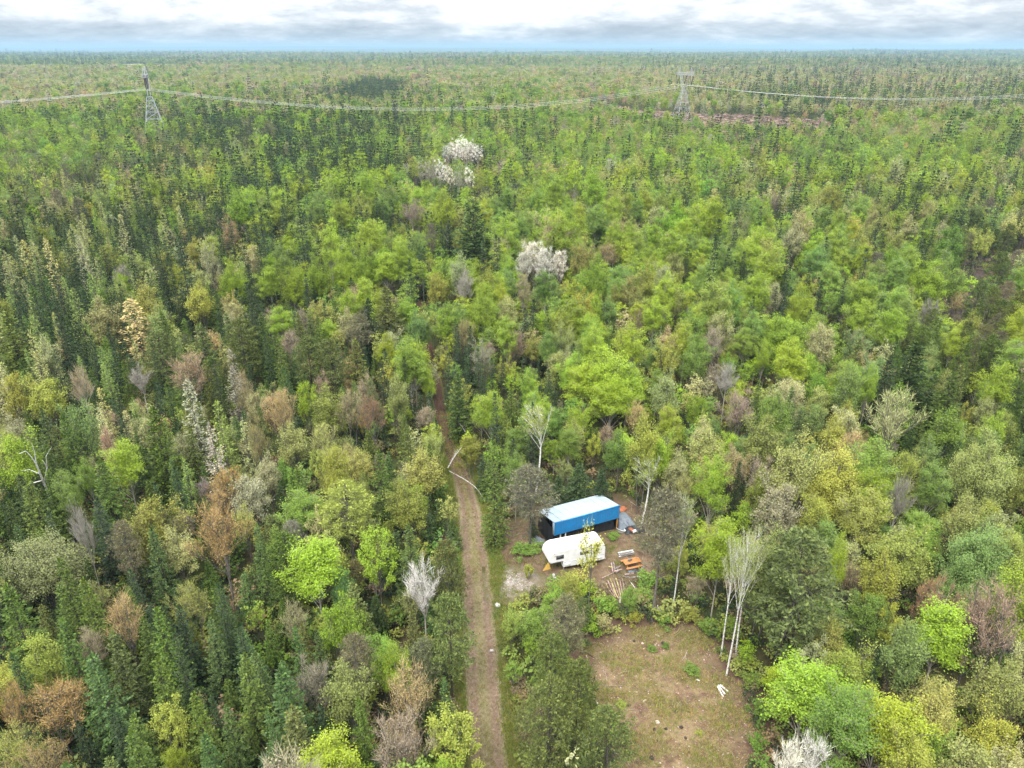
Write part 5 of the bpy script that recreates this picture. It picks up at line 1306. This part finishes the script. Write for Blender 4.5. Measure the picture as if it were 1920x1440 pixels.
def describe():
    pos = [(t['short'], t['u'], t['vt'] + 0.3 * (t['vb'] - t['vt'])) for t in marks] + SITE
    seen = {}
    for t in OWN:
        if t['label']: continue
        cu, cv = t['u'], t['vt'] + 0.3 * (t['vb'] - t['vt'])
        best = min((p for p in pos if p[0] != t['short']), key=lambda p: math.hypot(p[1] - cu, (p[2] - cv) * 1.3))
        dx, dy = cu - best[1], cv - best[2]; d = math.hypot(dx, dy * 1.3)
        rel = ('right of ' if dx > 0 else 'left of ') if abs(dx) > abs(dy) * 1.2 else ('in front of ' if dy > 0 else 'behind ')
        K = KIND[t['k']]; ra = t['h'] / K[4]
        size = 'tall ' if ra > 1.14 else 'small ' if ra < 0.72 else ''
        t['core'] = size + WORD[t['code']] + ' ' + K[2]; t['rel'] = rel + best[0]
        seen.setdefault((t['core'], t['rel']), []).append((d, t))
    for (core, rel), L in seen.items():
        L.sort(key=lambda q: q[0])
        if len(L) == 1: L[0][1]['label'] = core + ' ' + rel; continue
        for i, (d, t) in enumerate(L):
            if len((ORD[min(i, 9)] + 'nearest ' + core + ' ' + rel).split()) > 16: core = core.split(' ', 1)[1]
            t['label'] = (('nearest ' if i == 0 else ORD[i] + 'nearest ') + core + ' ' + rel) if i < 10 else ('far scattered ' + core + ' ' + rel)
describe()
def spawn(t):
    K = KIND[t['k']]; nm = K[0]; grp = K[2] + 's of the forest' if not K[2].endswith('shrub') else 'shrubs'
    grp = grp.replace('birchs', 'birches').replace('larchs', 'larches').replace('spruces', 'spruces')
    lod = 0 if t['f'] < 240 else 1
    sc = (t['sw'], t['sw'], t['sh'])
    if lod == 0 and t['px'] * (1024 / 1920) > 16:
        tk, cw = proto(t['k'], t['v'], 0)
        o = empty(nm, (t['x'], t['y'], t['z']), t['rz']); o.scale = sc
        o.rotation_euler = (t['lean'][0], t['lean'][1], t['rz'])
        a = link('trunk', tk, o); b = link('crown', cw, o)
        b['tint'] = t['tint']
    else:
        o = link(nm, proto(t['k'], t['v'], 1), None, (t['x'], t['y'], t['z']), t['rz']); o.scale = sc; o['tint'] = t['tint']
    setp(o, t['label'], K[1], grp)
for t in OWN: spawn(t)

# ------------------------------------------------------------------ the rest of the forest: one mass, scattered over real ground
def scatter(name, pts, tints, idx, rots, scl, protos, kind='stuff'):
    """one point cloud mesh whose points carry copies of the meshes in protos"""
    c = bpy.data.collections.new(name + ' kinds')
    for i, me in enumerate(protos):
        o = bpy.data.objects.new('%s kind %03d' % (name, i), me); c.objects.link(o)
    me = bpy.data.meshes.new(name); n = len(pts); me.vertices.add(n); me.vertices.foreach_set('co', np.asarray(pts, np.float32).ravel())
    a = me.attributes.new('tint', 'FLOAT_COLOR', 'POINT'); T = np.ones((n, 4), np.float32); T[:, :3] = tints; a.data.foreach_set('color', T.ravel())
    a = me.attributes.new('which', 'INT', 'POINT'); a.data.foreach_set('value', np.asarray(idx, np.int32))
    a = me.attributes.new('turn', 'FLOAT_VECTOR', 'POINT'); R = np.zeros((n, 3), np.float32)
    rots = np.asarray(rots, np.float32)
    if rots.ndim == 1: R[:, 2] = rots
    else: R[:] = rots
    a.data.foreach_set('vector', R.ravel())
    a = me.attributes.new('size', 'FLOAT_VECTOR', 'POINT'); a.data.foreach_set('vector', np.asarray(scl, np.float32).ravel())
    o = link(name, me)
    ng = bpy.data.node_groups.new(name, 'GeometryNodeTree')
    ng.interface.new_socket('Geometry', in_out='INPUT', socket_type='NodeSocketGeometry'); ng.interface.new_socket('Geometry', in_out='OUTPUT', socket_type='NodeSocketGeometry')
    N = ng.nodes.new; L = ng.links.new
    gi, go, ip, ci = N('NodeGroupInput'), N('NodeGroupOutput'), N('GeometryNodeInstanceOnPoints'), N('GeometryNodeCollectionInfo')
    ci.inputs['Collection'].default_value = c; ci.inputs['Separate Children'].default_value = True; ci.inputs['Reset Children'].default_value = True
    def at_(nm, ty):
        q = N('GeometryNodeInputNamedAttribute'); q.data_type = ty; q.inputs['Name'].default_value = nm; return q.outputs['Attribute']
    er = N('FunctionNodeEulerToRotation'); L(at_('turn', 'FLOAT_VECTOR'), er.inputs[0])
    L(gi.outputs[0], ip.inputs['Points']); L(ci.outputs[0], ip.inputs['Instance']); ip.inputs['Pick Instance'].default_value = True
    L(at_('which', 'INT'), ip.inputs['Instance Index']); L(er.outputs[0], ip.inputs['Rotation']); L(at_('size', 'FLOAT_VECTOR'), ip.inputs['Scale'])
    L(ip.outputs[0], go.inputs[0])
    md = o.modifiers.new('scatter', 'NODES'); md.node_group = ng
    o['kind'] = kind
    return o
def forest():
    kinds = ['S', 'F', 'W', 'P', 'Q', 'L', 'A', 'M', 'V', 'B', 'G', 'K', 'X']
    P, T, I, R, Sc = [], [], [], [], []
    protos, ix = [], {}
    for k in kinds:
        for l in (1, 2):
            for v in range(2): ix[(k, v, l)] = len(protos); protos.append(proto(k, v, l))
    def put(x, y, z, k, h, w, tint, rz, l):
        K = KIND[k]; P.append((x, y, z)); T.append(tint); I.append(ix[(k, int(rz * 100) % 2, l)]); R.append(rz); Sc.append((w / K[5], w / K[5], h / K[4]))
    for t in REST:
        if t['k'] in kinds: put(t['x'], t['y'], t['z'], t['k'], t['h'], t['w'], t['tint'], t['rz'], 1)
    r = np.random.default_rng(77)
    for y0, y1, step, keep, lod, grow in ((330, 520, 4.5, .92, 1, 1.0), (520, 950, 6.2, .92, 2, 1.15), (950, 1700, 9.0, .92, 2, 1.5), (1700, 2900, 14, .92, 2, 2.1), (2900, 4800, 23, .9, 2, 2.9), (4800, 8000, 40, .88, 2, 4.0)):
        ys = np.arange(y0, y1, step)
        X, Y = [], []
        for y in ys:
            xs = np.arange(-(0.74 * y + 30), 0.74 * y + 30, step); X.append(xs); Y.append(np.full(len(xs), y))
        X, Y = np.concatenate(X), np.concatenate(Y); n = len(X)
        X = X + r.uniform(-.5, .5, n) * step; Y = Y + r.uniform(-.5, .5, n) * step
        ok = (r.uniform(size=n) < keep) & (~inside(CUT, X, Y) | (r.uniform(size=n) < .09)) & ~inside(FIELD, X, Y)
        X, Y = X[ok], Y[ok]; Z = terrain(X, Y)
        for x, y, z in zip(X, Y, Z):
            u, v, f = proj(x, y, z + 9)
            # stands change slowly, as blocks of one species
            patch = math.sin(x * 0.013 + 1.7 * math.sin(y * 0.006)) + math.sin(y * 0.011 + x * 0.004 + 2) * 0.8
            if y > 1500: patch = math.sin(x * 0.0041 + 2.1 * math.sin(y * 0.0016)) + math.sin(y * 0.0033 + x * 0.0011 + 2) * 0.8
            L = cell_letter(u + patch * 60, v, r, x, y); c = FAR[L][int(r.integers(0, len(FAR[L])))]
            if y < 1700 and inside(PLANT, np.array([x + r.normal() * 14]), np.array([y + r.normal() * 30]))[0]: c = ('F', 'dark' if r.uniform() < .6 else 'pine', 11 * r.uniform(.8, 1.1), 4.6)
            k = c[0]
            if y < 480 and hides_pale(x, y, u): continue
            s = math.exp(r.normal() * 0.16); hg = 1 + (grow - 1) * 0.16
            if k == 'S': s *= 1.05 * math.exp(r.normal() * .22)
            put(x, y, z, k, c[2] * s * hg, c[3] * s * grow * (0.8 if k == 'S' and y > 500 else 1.22 if y > 900 and k not in 'SF' else 1), tone(TINT[c[1]], r), r.uniform(0, 6.28), lod)
    scatter('distant_forest', P, T, I, R, Sc, protos)
    print('forest instances', len(P))
forest()

# ------------------------------------------------------------------ named bushes, undergrowth, grass and litter
def bush(u, v, h, wpx, code, label):
    x, y = at(u, v); f = proj(x, y, 1)[2]; t = dict(x=x, y=y, z=gz(x, y) - .1, k='H', v=int(u) % 3, sh=h / 2.6, sw=wpx * f / FPX / 2.6, rz=u, tint=tone(TINT[code], rng), label=label, f=f, px=999, lean=(0, 0)); spawn(t)
for a in ((1297, 1262, .95, 34, 'green', 'round green bush on the open clearing'), (1222, 1220, .6, 22, 'green', 'left half of the grassy ring at the top of the clearing'), (1248, 1216, .5, 18, 'green', 'right half of the grassy ring at the top of the clearing'),
    (1310, 1377, .5, 16, 'yellow', 'small yellow green bush low on the clearing'), (1110, 1190, 2.2, 46, 'lime', 'lime green bush at the clearing\'s top left corner'), (1188, 1172, 1.8, 30, 'yellow', 'yellow green bush left of the gaunt pine\'s foot'),
    (1135, 1150, 2.0, 48, 'green', 'green bush between the peeled poles and the clearing'), (1205, 1130, 2.0, 44, 'green', 'green bush above the gaunt pine\'s foot'), (1215, 1100, 1.9, 50, 'green', 'green bush between the bowed white branch and the gaunt pine'), (1150, 1010, 1.0, 26, 'green', 'green bush at the trailer\'s rear corner'),
    (980, 1040, 1.3, 50, 'green', 'low green bush between the track and the trailer'), (1000, 1033, 1.2, 40, 'green', 'low green bush at the drooping pine\'s foot'), (991, 1085, 2.4, 20, 'yellow', 'slim yellow green shoot beside the gravel'), (1245, 1170, 1.5, 40, 'green', 'green bush beside the white sticks'), (1290, 1165, 1.8, 50, 'olive', 'olive bush at the top right of the clearing'),
    (1330, 1185, 1.6, 50, 'green', 'green bush at the foot of the white birches, left'), (1395, 1255, 1.7, 52, 'olive', 'olive bush behind the white birches'), (1410, 1290, 1.5, 46, 'green', 'green bush right of the birch logs'), (1425, 1345, 1.8, 48, 'green', 'green bush at the clearing\'s right edge'), (1420, 1400, 1.6, 42, 'green', 'green bush at the clearing\'s lower right edge'),
    (1075, 1105, 2.4, 46, 'yellow', 'yellow green bush before the trailer\'s middle'), (1100, 1120, 2.2, 46, 'lime', 'lime bush right of the thin tree before the trailer'), (1050, 1112, 2.2, 44, 'olive', 'olive bush before the trailer\'s nose'), (1030, 1165, 2.4, 46, 'green', 'green bush right of the gravel patch'), (1160, 1160, 1.2, 28, 'olive', 'olive bush above the clearing\'s top edge'), (1085, 1160, 2.2, 46, 'lime', 'lime bush left of the clearing\'s top corner'),
    (1165, 1325, .5, 22, 'yellow', 'low yellow bush by the pines on the clearing')):
    bush(*a)
def litter():
    r = np.random.default_rng(9)
    sh = [proto('H', v, 1) for v in range(3)]
    # undergrowth below the trees
    n = 15000; Y = 28 + 190 * r.uniform(size=n) ** 1.3; X = (r.uniform(size=n) * 2 - 1) * (0.78 * Y + 15)
    td = polydist(TRACK, X, Y, False)
    ok = (td > np.where(Y < 95, 2.9, 1.9)) & ~inside(CLEAR, X, Y) & ~inside(YARD, X, Y); X, Y = X[ok], Y[ok]; n = len(X); Z = terrain(X, Y)
    cs = ['fir', 'olive', 'green', 'khaki', 'dark', 'brown']; T = np.array([tone(TINT[cs[int(q)]], r) for q in r.integers(0, 6, n)]); s = np.exp(r.normal(size=n) * .35) * .55
    scatter('undergrowth', np.c_[X, Y, Z], T, r.integers(0, 3, n), r.uniform(0, 6.28, n), np.c_[s, s, s * r.uniform(.6, 1.2, n)], sh)
    # grass tufts
    def tuft(seed, nb=16, h=.34, sp=.16):
        q = np.random.default_rng(seed); b = MB(); C = np.c_[q.normal(size=(nb, 2)) * sp, np.zeros(nb)]; T_ = unit(np.c_[q.normal(size=(nb, 2)) * .45, np.ones(nb)]); b.kites(C, T_, rdir(q, nb), h * q.uniform(.5, 1.2, nb), np.full(nb, .03), 0, q.uniform(0, 1, nb), .3); return b.mesh('tuft', [M['leaf']])
    tf = [tuft(1), tuft(2), tuft(3, 22, .22, .24)]
    X = r.uniform(4, 24, 20000); Y = r.uniform(38, 64, 20000); ok = inside(CLEAR, X, Y); X, Y = X[ok], Y[ok]
    # grass grows in patches
    pt = np.sin(X * 1.1 + 2 * np.sin(Y * .6)) + np.sin(Y * 1.3 + X * .4) + r.normal(size=len(X)) * .8; k = pt > -0.1; X, Y = X[k], Y[k]; n = len(X)
    cc = ['straw', 'khaki', 'tan', 'olive', 'straw']; T = np.array([tone(TINT[cc[int(q)]], r) for q in r.choice(5, n, p=[.30, .30, .12, .24, .04])]) * .9; s = np.exp(r.normal(size=n) * .3) * .75
    scatter('dry_grass', np.c_[X, Y, terrain(X, Y) + .04], T, r.integers(0, 3, n), r.uniform(0, 6.28, n), np.c_[s, s, s], tf)
    n = 15000; i = r.integers(0, len(TRACK) - 6, n); t = r.uniform(size=n)[:, None]; C = TRACK[i] + (TRACK[i + 1] - TRACK[i]) * t; off = r.choice([-1, 1], n) * (1.7 + np.abs(r.normal(size=n)) * .9); mid = r.uniform(size=n) < .22; off = np.where(mid, r.normal(size=n) * .35, off)
    far = C[:, 1] > 92; off = np.where(far, off * .75, off)
    X, Y = C[:, 0] + off, C[:, 1]; ok = ~inside(YARD, X, Y) | (np.abs(off) < 3.2); X, Y, mid = X[ok], Y[ok], mid[ok]; n = len(X)
    T = np.array([tone(TINT[(['tan', 'khaki', 'tan', 'khaki'] if mm else ['olive', 'green', 'khaki', 'tan'])[int(q)]], r) for q, mm in zip(r.choice(4, n, p=[.35, .25, .25, .15]), mid)]) * .85; s = np.exp(r.normal(size=n) * .3) * np.where(mid, .55, 1.0)
    scatter('trackside_grass', np.c_[X, Y, terrain(X, Y) + .05], T, r.integers(0, 3, n), r.uniform(0, 6.28, n), np.c_[s, s, s], tf)
    n = 2600; X = r.uniform(-3, 18, n); Y = r.uniform(63, 80, n); k = inside(YARD, X, Y) & (np.sin(X * .9 + Y * .4) + np.sin(Y * 1.1 - X * .3) + r.normal(size=n) * .7 > .4); X, Y = X[k], Y[k]; n = len(X)
    T = np.array([tone(TINT[['green', 'olive', 'khaki'][int(q)]], r) for q in r.integers(0, 3, n)]) * .8; s = np.exp(r.normal(size=n) * .3) * .9
    scatter('yard_grass', np.c_[X, Y, terrain(X, Y) + .05], T, r.integers(0, 3, n), r.uniform(0, 6.28, n), np.c_[s, s, s], tf)
    # chips, bark scraps and twigs
    def chip(l, w):
        b = MB(); b.box((0, 0, .01), (l, w, .02)); return b.mesh('chip', [M['twig']])
    def twig(seed):
        q = np.random.default_rng(seed); b = MB(); b.tube([(0, 0, .02), (.5, .06, .04), (1.0, .02, .03)], [.016, .013, .006], 4); b.tube([(.5, .06, .04), (.75, .25, .05)], [.01, .004], 3); return b.mesh('twig', [M['twig']])
    n = 5200; X = r.uniform(3, 25, n); Y = r.uniform(37, 68, n); ok = inside(CLEAR, X, Y) | (inside(YARD, X, Y) & (r.uniform(size=n) < .5)); X, Y = X[ok], Y[ok]; n = len(X)
    T = np.array([tone([(.42, .36, .31), (.20, .13, .10), (.30, .22, .16)][int(q)], r) for q in r.choice(3, n, p=[.16, .5, .34])]); s = np.exp(r.normal(size=n) * .4)
    w = r.integers(0, 3, n); tw = r.uniform(size=n) < .04; w = np.where(tw, 3, w)
    scatter('wood_litter', np.c_[X, Y, terrain(X, Y) + .06], T, w, r.uniform(0, 6.28, n), np.c_[s, s, s], [chip(.09, .05), chip(.13, .04), chip(.07, .07), twig(1)])
    n = 1600; X = r.uniform(-2.2, 3.4, n); Y = r.uniform(64.5, 70, n); ok = ((X - .3) / 2.3) ** 2 + ((Y - 67.4) / 1.9) ** 2 < r.uniform(0, 1, n); X, Y = X[ok], Y[ok]; n = len(X); T = np.array([tone((.43, .405, .385), r, .25) for _ in range(n)]); s = np.exp(r.normal(size=n) * .45) * .5
    scatter('gravel', np.c_[X, Y, terrain(X, Y) + .08], T, np.full(n, 2), r.uniform(0, 6.28, n), np.c_[s, s, s * 2], [chip(.12, .1), chip(.1, .1), chip(.09, .09), chip(.13, .1)])
    # dead brush and twigs heaped round the yard
    bp = np.array([at(*q) for q in ((1205, 985), (1212, 1005), (1200, 962), (1185, 1012), (1195, 1080), (1165, 1088), (1135, 1112), (1215, 1085), (1190, 1100), (955, 1010), (975, 1000), (1222, 1040))])
    n = 620; i = r.integers(0, len(bp), n); X = bp[i, 0] + r.normal(size=n) * 1.1; Y = bp[i, 1] + r.normal(size=n) * 1.1; T = np.array([tone([(.22, .17, .13), (.13, .09, .07), (.33, .29, .25)][int(q)], r) for q in r.choice(3, n, p=[.4, .4, .2])]); s = np.exp(r.normal(size=n) * .35) * .95
    scatter('dead_brush', np.c_[X, Y, terrain(X, Y) + .06 + .25 * r.uniform(size=n) ** 2], T, r.integers(0, 2, n), np.c_[r.normal(size=n) * .15, r.normal(size=n) * .25, r.uniform(0, 6.28, n)], np.c_[s, s, s], [twig(3), twig(4)])
    # slash left on the far clear cut
    P = np.array(CUT); x0, y0 = P.min(0); x1, y1 = P.max(0); n = 9000; X = r.uniform(x0, x1, n); Y = r.uniform(y0, y1, n); ok = inside(CUT, X, Y); X, Y = X[ok], Y[ok]; n = len(X)
    T = np.array([tone([(.34, .27, .22), (.16, .10, .09), (.10, .075, .06)][int(q)], r) for q in r.choice(3, n, p=[.35, .4, .25])])
    scatter('slash', np.c_[X, Y, terrain(X, Y) + .5], T, np.full(n, 3), r.uniform(0, 6.28, n), np.c_[r.uniform(2, 5, n), r.uniform(3, 7, n), r.uniform(8, 22, n)], [chip(.12, .06), chip(.2, .05), chip(.09, .09), twig(2)])
litter()
